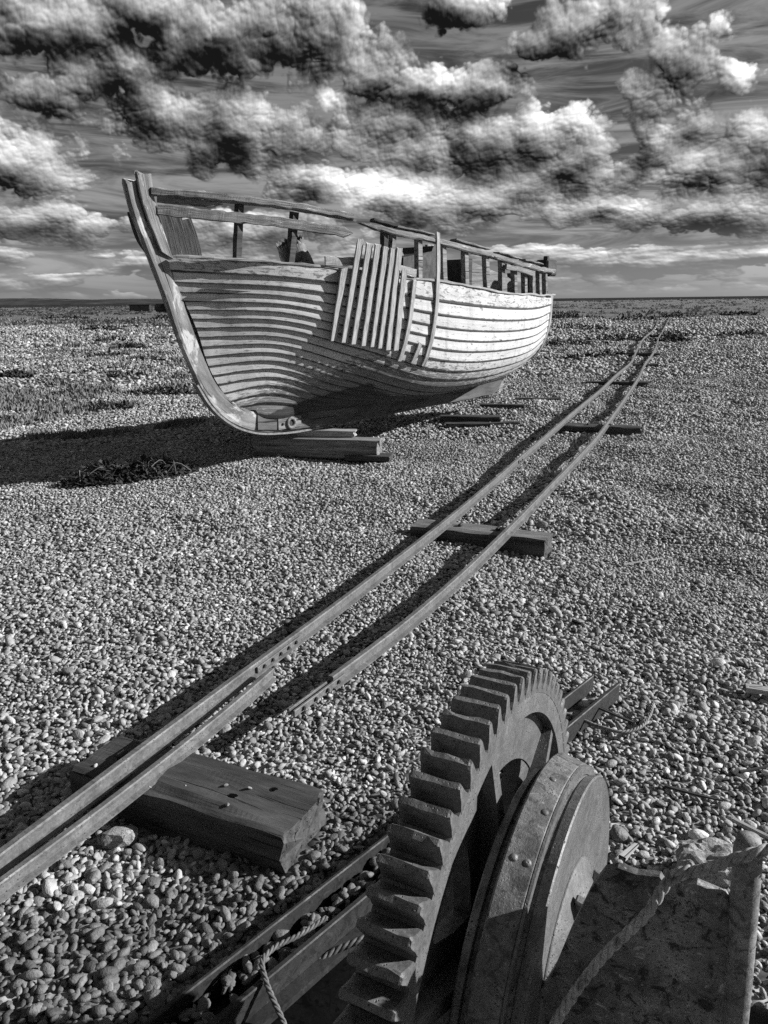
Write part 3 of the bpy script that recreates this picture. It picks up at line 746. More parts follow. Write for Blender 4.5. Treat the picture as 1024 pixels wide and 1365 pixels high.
TAR_SHADE_LINE = np.array([(-2.2, .2), (-1.05, .44), (-.85, .54), (-.55, .63), (-.15, .74), (.03, .79), (.12, .70), (.4, .61), (.8, .58), (1.6, .55), (2.6, .56), (3.3, .55)])  # below this height the planks carry painted underside shade
for i in range(NSTR):
    v0, v1 = VB[i], VB[i + 1]
    lap = .016
    vs = np.array([v0 - (.002 if i else 0), v0 + (v1 - v0) * .33, v0 + (v1 - v0) * .67, min(1, v1 + (lap if i < NSTR - 1 else 0))])
    Lr = hull_lines(vs)
    dt = np.gradient(Lr, axis=1); dv = np.gradient(hull_lines(np.clip(vs + .004, 0, 1)) - hull_lines(np.clip(vs - .004, 0, 1)), axis=0) * 0 + (hull_lines(np.clip(vs + .004, 0, 1)) - hull_lines(np.clip(vs - .004, 0, 1)))
    nrm = np.cross(dv, dt); nrm /= np.linalg.norm(nrm, axis=2)[..., None] + 1e-9
    nrm *= np.where(nrm[..., 1:2] < 0, -1, 1)
    fade = np.clip((Lr[..., 0:1] - Lr[:, :1, 0:1]) / .35, .55, 1)       # laps die into the stem
    offs = (np.array([.022, .016, .009, .001])[:, None, None]) * fade * np.interp(Lr[..., 0:1], [-1.5, -.2, 1.2, 3.2], [1.15, 1.0, .62, .5])
    wav = .0025 * vnoise(np.stack([Lr[..., 0].ravel() * 2.3, np.full(Lr[..., 0].size, i * 3.7), Lr[..., 2].ravel() * 2], -1), 40).reshape(Lr.shape[:2])[..., None]
    outer = Lr + nrm * (offs + wav); inner = outer - nrm * .026
    nv, na = outer.shape[:2]
    along = np.concatenate([[0], np.cumsum(np.linalg.norm(np.diff(Lr[1], axis=0), axis=1))])
    UV = np.stack(np.broadcast_arrays(along[None], np.linspace(0, 1, nv)[:, None]), -1).reshape(-1, 2)
    verts = np.concatenate([outer.reshape(-1, 3), inner.reshape(-1, 3)]); uv = np.concatenate([UV, UV])
    n0 = nv * na
    F = grid_faces(nv, na) + [tuple(q[::-1]) for q in grid_faces(nv, na, n0)]
    for j in range(na - 1):
        F.append((j, j + 1, n0 + j + 1, n0 + j)); t0 = (nv - 1) * na
        F.append((t0 + j, n0 + t0 + j, n0 + t0 + j + 1, t0 + j + 1))
    for k in range(nv - 1):
        F.append((k * na, n0 + k * na, n0 + (k + 1) * na, (k + 1) * na)); e = na - 1
        F.append((k * na + e, (k + 1) * na + e, n0 + (k + 1) * na + e, n0 + k * na + e))
    tl = np.interp(verts[:, 0], TAR_SHADE_LINE[:, 0], TAR_SHADE_LINE[:, 1])
    tar_shade = np.clip(.5 + (tl - verts[:, 2]) * 5.0, 0, 1)
    wear = np.clip(.95 - np.abs(verts[:, 2] - tl) * 2.2, 0, 1) * np.clip(1.5 - np.abs(verts[:, 0] + .1) * .6, .25, 1) + .26
    if i >= NSTR - 1: wear = np.maximum(wear, .42)
    for side in (1, -1):
        o = mesh_obj('hull_plank', port(verts, side), F, M['paint'], boat, uv=uv)
        for nm, arr in (('tar_shade', tar_shade), ('wear', wear)):
            at = o.data.attributes.new(nm, 'FLOAT', 'POINT'); at.data.foreach_set('value', arr.astype(np.float32))

# stem: a heavy raked timber swept from head to forefoot
FR = np.array([(-2.13, 2.53), (-2.11, 2.40), (-2.06, 2.21), (-1.98, 1.98), (-1.875, 1.67), (-1.785, 1.36), (-1.68, 1.07), (-1.545, .77), (-1.39, .57), (-1.22, .45), (-1.02, .37), (-.66, .315), (-.20, .305)])
BK = np.array([(-1.965, 2.55), (-1.95, 2.40), (-1.90, 2.21), (-1.82, 1.98), (-1.735, 1.68), (-1.635, 1.36), (-1.54, 1.09), (-1.43, .86), (-1.28, .70), (-1.14, .61), (-.98, .55), (-.66, .50), (-.20, .315)])
def two_curve_solid(FRc, BKc, tf, tb, n=46, jagtop=0.0):
    f = path(FRc, n); b = path(BKc, n); V = []; U = []
    d = np.concatenate([[0], np.cumsum(np.linalg.norm(np.diff(f, axis=0), axis=1))])
    for k in range(n):
        mid = f[k] * .8 + b[k] * .2
        ring = [(f[k], tf * .55), (f[k] * .93 + b[k] * .07, tf), (mid, tf * .7 + tb * .3), (b[k], tb)]
        nz = .006 * vnoise(np.array([[d[k] * 9, 3.3, 1.0]]), 50)[0]
        for p, t in ring: V.append((p[0], -t - nz, p[1])); U.append((d[k], 1 - abs(t)))
        for p, t in ring[::-1]: V.append((p[0], t + nz, p[1])); U.append((d[k], 2 + abs(t)))
    V = np.array(V); U = np.array(U)
    for j in range(8): U[j::8, 1] = [.0, .1, .35, 1, 1.2, 1.8, 2.1, 2.2][j] * .14
    F = grid_faces(n, 8, 0, False, True) + [tuple(range(8)), tuple(range((n - 1) * 8, n * 8))[::-1]]
    if jagtop: V[:8, 2] += jagtop * (lattice(np.arange(8), np.arange(8) * 0 + 3, np.arange(8) * 0, 9) - .3)
    return V, F, U
V, F, U = two_curve_solid(FR, BK, .032, .055, jagtop=.06)
mesh_obj('stem', V, F, M['stem'], boat, uv=U)
# rotten cheek piece lapped on the port side of the stem head
CF = np.array([(-2.06, 2.60), (-2.03, 2.40), (-1.97, 2.2), (-1.90, 2.02)]); CB = np.array([(-1.93, 2.58), (-1.915, 2.40), (-1.865, 2.2), (-1.79, 1.96)])
V, F, U = two_curve_solid(CF, CB, .014, .014, 14, .05); V[:, 1] -= .066
o = mesh_obj('stem_cheek', V, F, M['rail_wood'], boat, uv=U); o['label'] = 'split grey timber piece on the stem head'
CF = np.array([(-2.12, 2.30), (-2.07, 2.12), (-1.96, 1.95)]); CB = np.array([(-2.05, 2.28), (-2.00, 2.1), (-1.9, 1.98)])
V, F, U = two_curve_solid(CF, CB, .02, .02, 10, .04); V[:, 1] += .045; V[:, 0] += .035
mesh_obj('stem_cheek', V, F, M['dark_wood'], boat, uv=U)

# keel, iron shoe, stern post and transom
KF = np.array([(-1.0, .375), (-.66, .325), (-.2, .305), (.6, .295), (1.6, .31), (2.7, .32), (3.08, .36), (3.14, .42)]); KB = np.array([(-1.0, .55), (-.66, .52), (-.2, .515), (.6, .50), (1.6, .50), (2.7, .52), (3.16, .56), (3.2, .60)])
V, F, U = two_curve_solid(KF, KB, .05, .058)
mesh_obj('keel', V, F, M['keel'], boat, uv=U)
sh = path([(-1.62, 0, .88), (-1.5, 0, .68), (-1.385, 0, .555), (-1.22, 0, .437), (-1.02, 0, .357), (-.66, 0, .302), (-.12, 0, .292)], 40)
tg = np.gradient(sh, axis=0); upv = np.cross(tg, np.array([0, 1., 0])); upv /= np.linalg.norm(upv, axis=1)[:, None]; upv *= -np.sign(upv[-1, 2]) * -1
V, F, U = sweep(sh, [(-.034, -.009), (.034, -.009), (.034, .009), (-.034, .009)], up=upv)
mesh_obj('keel_band', V, F, M['post'], boat, uv=U)
hd = hull_lines(np.linspace(0, 1, 24))[:, -1]
tv = [(3.19, -p[1] * .985, p[2]) for p in hd] + [(3.19, p[1] * .985, p[2]) for p in hd[::-1]]
tv2 = [(3.225, y, z) for _, y, z in tv]; k = len(tv)
mesh_obj('transom', tv + tv2, [tuple(range(k)), tuple(range(2 * k - 1, k - 1, -1))] + [(j, (j + 1) % k, k + (j + 1) % k, k + j) for j in range(k)], M['old_wood'], boat)
pv = path([(3.16, 0, .36), (3.25, 0, 1.0), (3.27, 0, 1.70)], 10)
V, F, U = sweep(pv, [(-.045, -.05), (.045, -.05), (.045, .05), (-.045, .05)], up=(1, 0, 0)); mesh_obj('stern_post', V, F, M['old_wood'], boat, uv=U, bevel=.006)
V, F, U = sweep(path([(3.215, -.74, 1.66), (3.215, -.70, 1.2), (3.215, -.58, .93), (3.215, -.36, .77)], 16), [(-.022, -.02), (.022, -.02), (.022, .02), (-.022, .02)], up=(1, 0, 0))
o = mesh_obj('transom_edge', V, F, M['slat'], boat, uv=U)

# iron eye plate at the forefoot, with a through ring
ep = empty('eye_plate', (-.60, -.060, .405)); ep.parent = boat
v, f = box_verts(-.16, .14, -.006, .006, -.055, .065); mesh_obj('backing_plate', v, f, M['old_wood'], ep, bevel=.004)
aa = np.arange(28) * 2 * math.pi / 28
tor = []
for a in aa:
    for r, yy in ((.062, -.004), (.060, -.026), (.046, -.030), (.033, -.022), (.031, .004)): tor.append((math.cos(a) * r, yy, math.sin(a) * r))
mesh_obj('ring', tor, grid_faces(28, 5, 0, True, True), M['post'], ep, smooth=True)
mesh_obj('bore', [(math.cos(a) * .031, -.008, math.sin(a) * .031) for a in aa], [tuple(range(28))], M['dark_iron'], ep, recalc=False)
mesh_obj('bolt', *box_verts(-.115, -.09, -.02, -.002, -.012, .012), M['dark_iron'], ep, bevel=.004)
v, f = box_verts(-.05, .05, .0, .13, -.035, .035); v = [(x - 1.82, y + .03, z + 1.56) for x, y, z in v]
o = mesh_obj('fairlead', v, f, M['dark_iron'], boat, bevel=.02); o['label'] = 'dark iron fitting on the far side of the stem'

# rails and stanchions of the bulwark
PLS = np.array([-1.95, -1.5, -1.0, -.4, .3, 1.0, 1.8, 2.6, 3.3]); PLY = np.array([.05, .33, .585, .83, 1.0, 1.06, 1.03, .93, .78])
def plan(s): return spline(PLS, PLY[:, None], np.atleast_1d(s))[:, 0]
CAP = np.array([(-1.95, 2.505), (-1.61, 2.487), (-1.30, 2.46), (-.89, 2.418), (-.51, 2.373), (-.32, 2.332), (-.06, 2.274), (.46, 2.21), (1.09, 2.13), (1.74, 2.06), (2.24, 2.01), (2.76, 1.985), (3.2, 1.985)])
SHR = np.array([(-1.86, 1.99), (-1.26, 1.953), (-.65, 1.90), (.21, 1.81), (.94, 1.75), (1.56, 1.69), (2.07, 1.66), (2.72, 1.64), (3.2, 1.655)])
def zcap(s): return np.interp(s, CAP[:, 0], CAP[:, 1])
def zshr(s): return np.interp(s, SHR[:, 0], SHR[:, 1])
def rail(name, s0, s1, z0f, w, h, mat, dy=0.0, side=1, seed=0, tip0=0.0, tip1=0.0, n=90):
    s = np.linspace(s0, s1, n); y = plan(s) + dy; z = np.array([z0f(q) for q in s])
    P = port(np.stack([s, y, z], -1), side)
    P[:, 2] += .006 * vnoise(np.stack([s * 3, s * 0 + seed, s * 0], -1), 60)
    b = min(w, h) * .2
    prof = [(-w/2+b, -h/2), (w/2-b, -h/2), (w/2, -h/2+b), (w/2, h/2-b), (w/2-b, h/2), (-w/2+b, h/2), (-w/2, h/2-b), (-w/2, -h/2+b)]
    V, F, U = sweep(P, prof)
    nz = np.stack([vnoise(V * np.array([7, 28, 28]) + seed * 3.1 + q * 11, 61 + q) for q in range(3)], -1); V = V + nz * np.array([0, .006, .008]) + .003 * np.array([0, 1, 1]) * np.stack([vnoise(V * np.array([22, 30, 30]) + seed * 2.3 + q * 5, 65 + q) for q in range(3)], -1)
    V = V.reshape(n, 8, 3)
    for end, tip in ((0, tip0), (n - 1, tip1)):
        if tip:
            sg = 1 if end else -1
            e = lattice(np.arange(8), np.full(8, seed), np.full(8, end), 62); V[end, :, :] += (V[end] - V[end - sg]) * (e[:, None] - .6) * tip * 14
            if tip > .08:                                   # broken to a point
                for q in range(5):
                    kq = (q + .6) / 5.5; j = end - sg * q; c = V[j].mean(0); V[j, :, 2] = c[2] + (V[j, :, 2] - c[2]) * kq
    return mesh_obj(name, V.reshape(-1, 3), F, mat, boat, uv=U)
rail('cap_rail', -1.93, -.43, lambda s: zcap(s) - .022, .085, .062, M['rail_wood'], seed=1, tip1=.03)
rail('cap_rail', -.36, 3.10, lambda s: zcap(s) - .045 - .01 * (s < -.2), .07, .05, M['rail_wood'], seed=2, tip0=.10)
rail('cap_board', -.24, .02, lambda s: zcap(s) + .012, .08, .028, M['dark_wood'], seed=3, tip0=.03, tip1=.03, n=14)
for k, (a, b) in enumerate([(.0, .44), (.75, 1.33), (1.5, 2.02), (2.1, 2.62)]):
    rail('cap_board', a, b, lambda s: zcap(s) + .006 + .006 * (k % 2), .085, .016, M['rail_wood'], seed=10 + k, tip0=.03, tip1=.04, n=18)
rail('bulwark_plank', -1.90, -.43, lambda s: np.interp(s, [-1.9, -1.61, -1.32, -.90, -.40], [2.345, 2.31, 2.29, 2.252, 2.19]), .028, .085, M['rail_wood'], seed=4, tip1=.12)
rail('bulwark_plank', -1.90, -1.47, lambda s: np.interp(s, [-1.9, -1.47], [2.425, 2.395]), .024, .060, M['rail_wood'], seed=5, tip1=.12, n=24)
rail('bulwark_plank', 1.68, 2.40, lambda s: zcap(s) - .115, .024, .06, M['rail_wood'], dy=.02, seed=6, tip0=.02, tip1=.05, n=20)
# gunwale strip on the sheer
rail('gunwale', -1.80, 3.18, lambda s: zshr(s) - .006, .05, .022, M['slat'], dy=-.012, seed=8, n=60)
rail('gunwale', -1.80, 3.18, lambda s: zshr(s) - .006, .05, .022, M['slat'], dy=-.012, side=-1, seed=9, n=60)
# planking left standing at the starboard bow
for k in range(4):
    s0 = -1.70 + k * .145; hgt = .43 - .015 * k
    V, F, U = sweep(path([(s0, plan(s0)[0] * .8 + .02, 1.93), (s0 - .03, plan(s0)[0] * .8 + .03, 2.1), (s0 - .09, plan(s0)[0] * .82 + .03, 1.95 + hgt)], 8), [(-.078, -.012), (.078, -.012), (.078, .012), (-.078, .012)], up=(.5, .8, 0))
    nz = np.stack([vnoise(V * np.array([20, 20, 4]) + k * 3.1 + q * 11, 71) for q in range(3)], -1); V = V + nz * .008
    mesh_obj('bow_plank', V, F, M['bow_wood'], boat, uv=U)
def stick(name, p0, p1, w, t, mat, seed=0, n=8, outward=(0, -1, 0)):
    P = path([p0, np.array(p0) * .5 + np.array(p1) * .5, p1], n)
    V, F, U = sweep(P, [(-w/2, -t/2), (w/2, -t/2), (w/2, t/2), (-w/2, t/2)], up=outward)
    nz = np.stack([vnoise(V * 18 + seed * 3.1 + q * 11, 75) for q in range(3)], -1); V = V + nz * .004
    return mesh_obj(name, V, F, mat, boat, uv=U)
STAN = [(-1.33, -1.35), (-.91, -.94), (-.09, -.06), (.0, .0), (.30, .35), (.62, .70), (.96, 1.05), (1.33, 1.45), (1.66, 1.77), (1.94, 2.07), (2.2, 2.34), (2.42, 2.56), (2.62, 2.80), (2.84, 3.02)]
for k, (a, b) in enumerate(STAN):
    w = [.055, .06, .055, .05, .06, .06, .06, .06, .06, .055, .055, .05, .05, .05][k]
    stick('stanchion', (b, -(plan(b)[0] - .075), zshr(b) - .04), (a, -(plan(a)[0] - .03), zcap(a) - .06), w, .055, M['dark_wood'] if k in (0, 1, 2) else M['old_wood'], seed=k)
for k, y in enumerate((-.45, -.15, .2)):
    stick('stanchion', (3.17, y, 1.5), (3.14, y, 1.93), .05, .05, M['dark_wood'], seed=30 + k, outward=(1, 0, 0))
# stern roller block
v, f = box_verts(-.12, .12, -.09, .09, -.10, .10); o = mesh_obj('stern_roller', [(x + 3.10, y - .72, z + 1.975) for x, y, z in v], f, M['dark_iron'], boat, bevel=.02)
v, f = box_verts(-.03, .03, -.03, .03, 0, .07); mesh_obj('pin', v, f, M['dark_iron'], o, bevel=.008).location = (3.06, -.74, 2.05)

# slats nailed up the port side as rubbing strips
HL = hull_lines(np.linspace(0, 1, 90), 110)
def on_hull(s, z, off):
    """point on the port skin (or straight above it) with outward normal offset"""
    sh_ = np.array([np.interp(s, l[:, 0], l[:, 2]) for l in HL]); yy = np.array([np.interp(s, l[:, 0], l[:, 1]) for l in HL])
    k0 = len(HL) // 4
    if z >= sh_[-1]: y = yy[-1] + (z - sh_[-1]) * .8 * (yy[-1] - yy[-12]) / (sh_[-1] - sh_[-12]); nrm = np.array([0, 1., 0.])
    else:
        y = np.interp(z, sh_[k0:], yy[k0:]); dy = (np.interp(z + .03, sh_[k0:], yy[k0:]) - np.interp(z - .03, sh_[k0:], yy[k0:])) / .06
        nrm = np.array([0, 1, -dy]); nrm /= np.linalg.norm(nrm)
    return np.array([s, -(y + nrm[1] * off), z + nrm[2] * off])
SL = [((-.56, 1.89), (-.60, 1.25), .075), ((-.44, 2.13), (-.51, 1.23), .075), ((-.35, 2.10), (-.42, 1.21), .075), ((-.265, 2.09), (-.325, 1.19), .072), ((-.18, 2.075), (-.235, 1.175), .072), ((-.10, 2.07), (-.16, 1.16), .07), ((-.03, 2.075), (-.08, 1.14), .07), ((.045, 1.88), (.005, 1.13), .066), ((.20, 1.79), (.14, 1.02), .05), ((.325, 1.185), (.285, .99), .05), ((.485, 2.235), (.42, .955), .05)]
for k, ((sa, za), (sb, zb), w) in enumerate(SL):
    sb += .045 if k < 8 else 0
    n = 16; P = np.array([on_hull(sa + (sb - sa) * q, za + (zb - za) * q, .032) for q in np.linspace(0, 1, n)])
    if k < 8:
        q = np.linspace(0, 1, n)[:, None]; C_ = P[0] * (1 - q) + P[-1] * q                       # stiff boards: straight, packed out to clear the skin
        C_[:, 1] -= max(0.0, float((C_[:, 1] - P[:, 1]).max())); P = C_
    if k == 10: P[:, 0] += .05 * np.sin(np.linspace(0, math.pi, n))
    V, F, U = sweep(P, [(-w/2, -.008), (w/2, -.008), (w/2, .008), (-w/2, .008)], up=(0, -1, .1))
    nz = np.stack([vnoise(V * 16 + k * 3.1 + q * 11, 77) for q in range(3)], -1); V = V + nz * .0022
    V = V.reshape(n, 4, 3); V[0, :, 2] += .03 * (lattice(np.arange(4), np.full(4, k), np.zeros(4, int), 3) - .5); V = V.reshape(-1, 3)
    mesh_obj('batten' if k >= 8 else 'rubbing_slat', V, F, M['slat'], boat, uv=U)
for (a, b, z0, z1) in ((-.70, -.40, 1.95, 1.95), (.0, .22, 1.89, 1.845)):
    rail('backing_board', a, b, lambda s: np.interp(s, [a, b], [z0, z1]), .022, .075, M['slat'], dy=.02, seed=40 + int(a * 10), tip0=.03, tip1=.03, n=14)
rail('backing_board', -.40, .0, lambda s: np.interp(s, [-.4, 0], [1.94, 1.89]), .022, .075, M['slat'], dy=.02, seed=44, n=14)

# deck, engine casing and what is left of the wheelhouse
dk = []
for s in np.linspace(-1.6, 3.15, 22):
    y = max(.05, plan(s)[0] - .07); dk.append((s, -y, zshr(s) - .26)); dk.append((s, y, zshr(s) - .26))
mesh_obj('unseen_deck', dk, grid_faces(22, 2), M['old_wood'], boat)  # unseen flat sheet, added to block light inside the hull
def prism(name, poly, y0, y1, mat, bev=.008):
    k = len(poly); v = [(s, y0, z) for s, z in poly] + [(s, y1, z) for s, z in poly]
    return mesh_obj(name, v, [tuple(range(k)), tuple(range(2 * k - 1, k - 1, -1))] + [(j, (j + 1) % k, k + (j + 1) % k, k + j) for j in range(k)], mat, boat, bevel=bev)
prism('engine_casing', [(.90, 1.5), (.92, 2.05), (1.40, 2.13), (1.44, 2.20), (1.56, 2.20), (1.58, 1.5)], -.25, .35, M['dark_iron'])
prism('wheelhouse_panel', [(1.66, 1.45), (1.66, 2.24), (1.90, 2.22), (1.90, 1.45)], .02, .06, M['post'])
prism('locker', [(1.97, 1.42), (1.97, 2.07), (2.09, 2.07), (2.09, 1.42)], -.3, .3, M['dark_wood'])
prism('locker_lid', [(2.09, 1.42), (2.09, 2.05), (2.35, 1.99), (2.9, 1.88), (3.1, 1.80), (3.1, 1.42)], -.26, .3, M['old_wood'])
dm = []
for a in np.linspace(0, math.pi, 13): dm.append((1.12 + .09 * math.cos(a), 0, 2.06 + .09 * math.sin(a)))
prism('exhaust_cowl', [(p[0], p[2]) for p in dm], .0, .12, M['post'], .004)

# metal funnel lying in the bow
fc = []
nf = 40
for k in range(nf):
    a = k * 2 * math.pi / nf
    for r, t in ((.115 + (.006 if k % 2 else 0), 1.03 if k % 2 else .985), (.118, .93), (.135, .55), (.175, .0), (.168, .0), (.128, .55), (.110, .95), (.108, .985)):
        fc.append((r * math.cos(a) * 1.12, r * math.sin(a) * 1.12, t * .56))
fun = mesh_obj('metal_funnel', fc, grid_faces(nf, 8, 0, True, True), M['drum'], smooth=False)
B2W = boat.matrix_basis
fun.matrix_world = Matrix.Translation(Matrix.Translation(boat.location) @ Matrix.Rotation(BOAT_RZ, 4, 'Z') @ Vector((-.535, -.30, 1.63))) @ Matrix.Rotation(BOAT_RZ, 4, 'Z') @ Matrix.Rotation(R_(-24), 4, 'Y')
tag(fun, 'tapered metal funnel with a serrated rim standing in the bow of the boat', 'funnel')

# ------------------------------------------------------------------ timbers that carry the boat, and wreckage round it
def lay(o, x, y, rz, z=None, tilt=0.0):
    o.location = (x, y, float(zg(np.array([x]), np.array([y]))[0]) if z is None else z); o.rotation_euler = (0, tilt, rz); return o
o = lay(timber('timber_block', 1.42, .22, .205, M['old_wood'], seed=11, jag=.05), -.70, 8.10, R_(-12), -.005)
tag(o, 'heavy square grey beam lying under the forefoot of the boat', 'timber')
o = lay(timber('timber_wedge', .66, .16, .085, M['drift'], seed=12, jag=.04, taper=.25), -.60, 8.16, R_(-9), .200)
tag(o, 'thin pale packing piece between the beam and the keel of the boat', 'timber')
o = lay(timber('timber_offcut', .5, .2, .06, M['dark_wood'], seed=13), -.15, 7.93, R_(-14), -.01)
tag(o, 'dark flat offcut pressed into the shingle under the heavy beam', 'timber')
o = lay(timber('timber_block', .8, .2, .12, M['dark_wood'], seed=14), 1.15, 10.12, R_(-8), .0)
tag(o, 'low dark block under the after end of the keel', 'timber')
for k, (x, y, rz, L_, W_, lab) in enumerate([(1.30, 9.92, 4, 1.05, .16, 'splintered plank lying under the stern of the boat, nearest of the loose planks there'), (1.05, 10.25, 12, .8, .2, 'short broken plank half under the stern of the boat'), (2.45, 12.2, -4, .75, .16, 'dark plank lying alone on the shingle between the stern and the track'), (1.75, 11.3, -9, .7, .14, 'dark weathered plank lying in the shade behind the stern')]):
    o = lay(timber('plank', L_, W_, .05, M['drift'] if k == 1 else M['dark_wood'], seed=20 + k, jag=.16, taper=.3), x, y, R_(rz), None)
    o.location.z += .01; tag(o, lab, 'plank')

# ------------------------------------------------------------------ track: rails and sleepers
SLAB = ['thick dark sleeper with spike holes under the rail end nearest the camera', 'squared sleeper crossing both rails, second from the camera', 'thin sleeper crossing both rails beside the stern of the boat, third from the camera', 'far sleeper just past the bend in the rails, fourth from the camera', 'distant low sleeper, fifth from the camera', 'farthest sleeper in sight, half buried between the rails']
for k, ((cx, cy), (dx, dy), L_, W_, H_, tz) in enumerate(SLEEPERS):
    o = timber('sleeper', L_, W_, H_, M['creosote'] if k in (0, 2, 3, 4, 5) else M['sleeper_grey'], seed=40 + k, rough=.007, jag=.018, nx=46)
    o.location = (cx, cy, tz - H_); o.rotation_euler = (0, 0, math.atan2(dy, dx)); tag(o, SLAB[k], 'sleeper', 'sleepers of the boat track')
    if k == 0:
        for (px, py, r) in ((.17, -.02, .011), (.27, .06, .008)):
            h = mesh_obj('spike_hole_shade', [(px + r * math.cos(a) * 1.5, py + r * math.sin(a) * random.uniform(.6, 1), H_ + .0045) for a in np.arange(10) * .628], [tuple(range(10))], M['shade_black'], o, recalc=False)  # flat black disc painted in for the dark inside the hole
    for (px) in ((-.14, .12) if k else (-.3,)):
        v, f = box_verts(px - .012, px + .012, -.02, .02, H_ - .01, H_ + .022); mesh_obj('rail_spike', v, f, M['dark_iron'], o, bevel=.005)
RH = .078
RPROF = np.array([.70, .66]) * np.array([(-.036, 0), (.036, 0), (.036, .008), (.009, .016), (.0075, .052), (.019, .060), (.0195, .078), (.014, .085), (-.014, .085), (-.0195, .078), (-.019, .060), (-.0075, .052), (-.009, .016), (-.036, .008)])
LEFT = [(-1.46, .80), (-1.03, 1.74), (-.59, 2.70), (-.25, 3.42), (.05, 4.08), (.40, 4.87), (.82, 5.87), (1.30, 7.05), (1.68, 7.97), (2.49, 9.95), (3.37, 12.05), (4.50, 14.9), (5.56, 17.5), (7.05, 21.7), (9.45, 28.3), (12.0, 34.9), (15.5, 44.5), (20.4, 58.8)]
RIGHT = [(-.215, 2.70), (.03, 3.12), (.36, 3.76), (.76, 4.62), (1.34, 5.93), (1.78, 6.92), (2.22, 7.93), (2.80, 9.38), (3.68, 11.62), (4.74, 14.34), (5.68, 16.9), (7.40, 21.3), (10.0, 28.4), (13.2, 36.9), (21.5, 59.0)]
SIDE = [(-1.33, 1.0), (-.98, 1.65), (-.865, 1.87), (-.655, 2.31), (-.505, 2.66), (-.455, 2.79)]
def zr(y): return .115 + np.interp(y, [0, 14, 20, 26, 34, 60], [0, 0, -.02, .03, -.01, .0])
def make_rail(pts_, n, lab, k_=1.0):
    p = path([(x * 1.0205, y * 1.0205, 0) for x, y in pts_], n); p[:, 2] = zr(p[:, 1]) + .006 * vnoise(np.stack([p[:, 1] * .35, p[:, 1] * 0 + p[0, 0] * 7, p[:, 1] * 0], -1), 80) * sstep(3, 8, p[:, 1])
    V, F, U = sweep(p, RPROF * k_); o = mesh_obj('steel_rail', V, F, M['rail'], uv=U)
    tag(o, lab, 'rail', 'rails of the boat track'); return o, p
lr, lp = make_rail(LEFT, 260, 'long rusty rail on the boat side of the track, running to the horizon')
rr, rp = make_rail(RIGHT, 240, 'long rusty rail on the winch side of the track, ending at a bare joint')
sr, sp_ = make_rail(SIDE, 40, 'short rail laid close beside the long one in the near left corner', .86)
def fish(parent, p, t, side, holes, L_=.22, drop=0.0):
    """fishplate with bolts against the web; p foot centre, t direction"""
    t = np.asarray(t) / np.linalg.norm(t); sd = np.array([t[1], -t[0], 0]) * side; up = np.array([0, 0, 1.])
    c = np.asarray(p) + sd * .0125 + up * .024
    vs = []
    for a in (-1, 1):
        for (q, h) in ((-.005, -.014), (.005, -.015), (.005, .012), (-.005, .013)): vs.append(c + t * a * L_ / 2 + sd * q + up * h)
    mesh_obj('fishplate', vs, [(0, 1, 2, 3), (7, 6, 5, 4), (0, 4, 5, 1), (1, 5, 6, 2), (2, 6, 7, 3), (3, 7, 4, 0)], M['rail'], parent, bevel=.002)
    for k in range(holes):
        b = c + t * ((k + .5) / holes - .5) * L_ * .92 + sd * .0055; w = []
        for (d, r) in ((0, .008), (.008, .0075)):
            for j in range(6): w.append(b + sd * d + t * r * math.cos(j * math.pi / 3) + up * r * math.sin(j * math.pi / 3))
        mesh_obj('bolt', w, [tuple(range(5, -1, -1)), tuple(range(6, 12))] + [(j, (j + 1) % 6, 6 + (j + 1) % 6, 6 + j) for j in range(6)], M['dark_iron'], parent)
i = int(np.argmin(np.abs(lp[:, 1] - 3.05))); fish(lr, lp[i], lp[i + 1] - lp[i], 1, 5, .34)
t = rp[1] - rp[0]; tt = t / np.linalg.norm(t)
for sd in (1, -1): fish(rr, rp[0] - tt * .09, t, sd, 4, .34)
i = int(np.argmin(np.abs(lp[:, 1] - 7.03))); fish(lr, lp[i], lp[i + 1] - lp[i], 1, 2, .16)

# ------------------------------------------------------------------ winch
az = R_(-27.66)
WC = np.array([.18485, 1.0506, .57016]); WA = np.array([math.cos(az), math.sin(az), 0.])
winch = empty('hand_winch', (WC[0], WC[1], 0.0), az)
# local x = axle (towards the right), local y = away from the camera, z up
tag(winch, 'big rusty boat winch with a toothed gear wheel and brake drum in the foreground', 'winch')
CZ = WC[2]
def revolve(name, prof, mat, parent, n=96, smooth=False, closed=True, cz=CZ):
    """prof: (x along axle, r)"""
    v = []
    for k in range(n):
        a = 2 * math.pi * k / n
        for x, r in prof: v.append((x, r * math.cos(a), cz + r * math.sin(a)))
    return mesh_obj(name, v, grid_faces(n, len(prof), 0, True, closed), mat, parent, smooth=smooth)
NT_, GR, GW = 72, .45, .0737
gear = revolve('gear_wheel', [(0, .374), (0, .4135), (-GW, .4135), (-GW, .374), (-.058, .372), (-.055, .292), (-.023, .288), (-.020, .372)], M['gear'], winch, n=144)
th0, dth = 2.6177, -.0866406
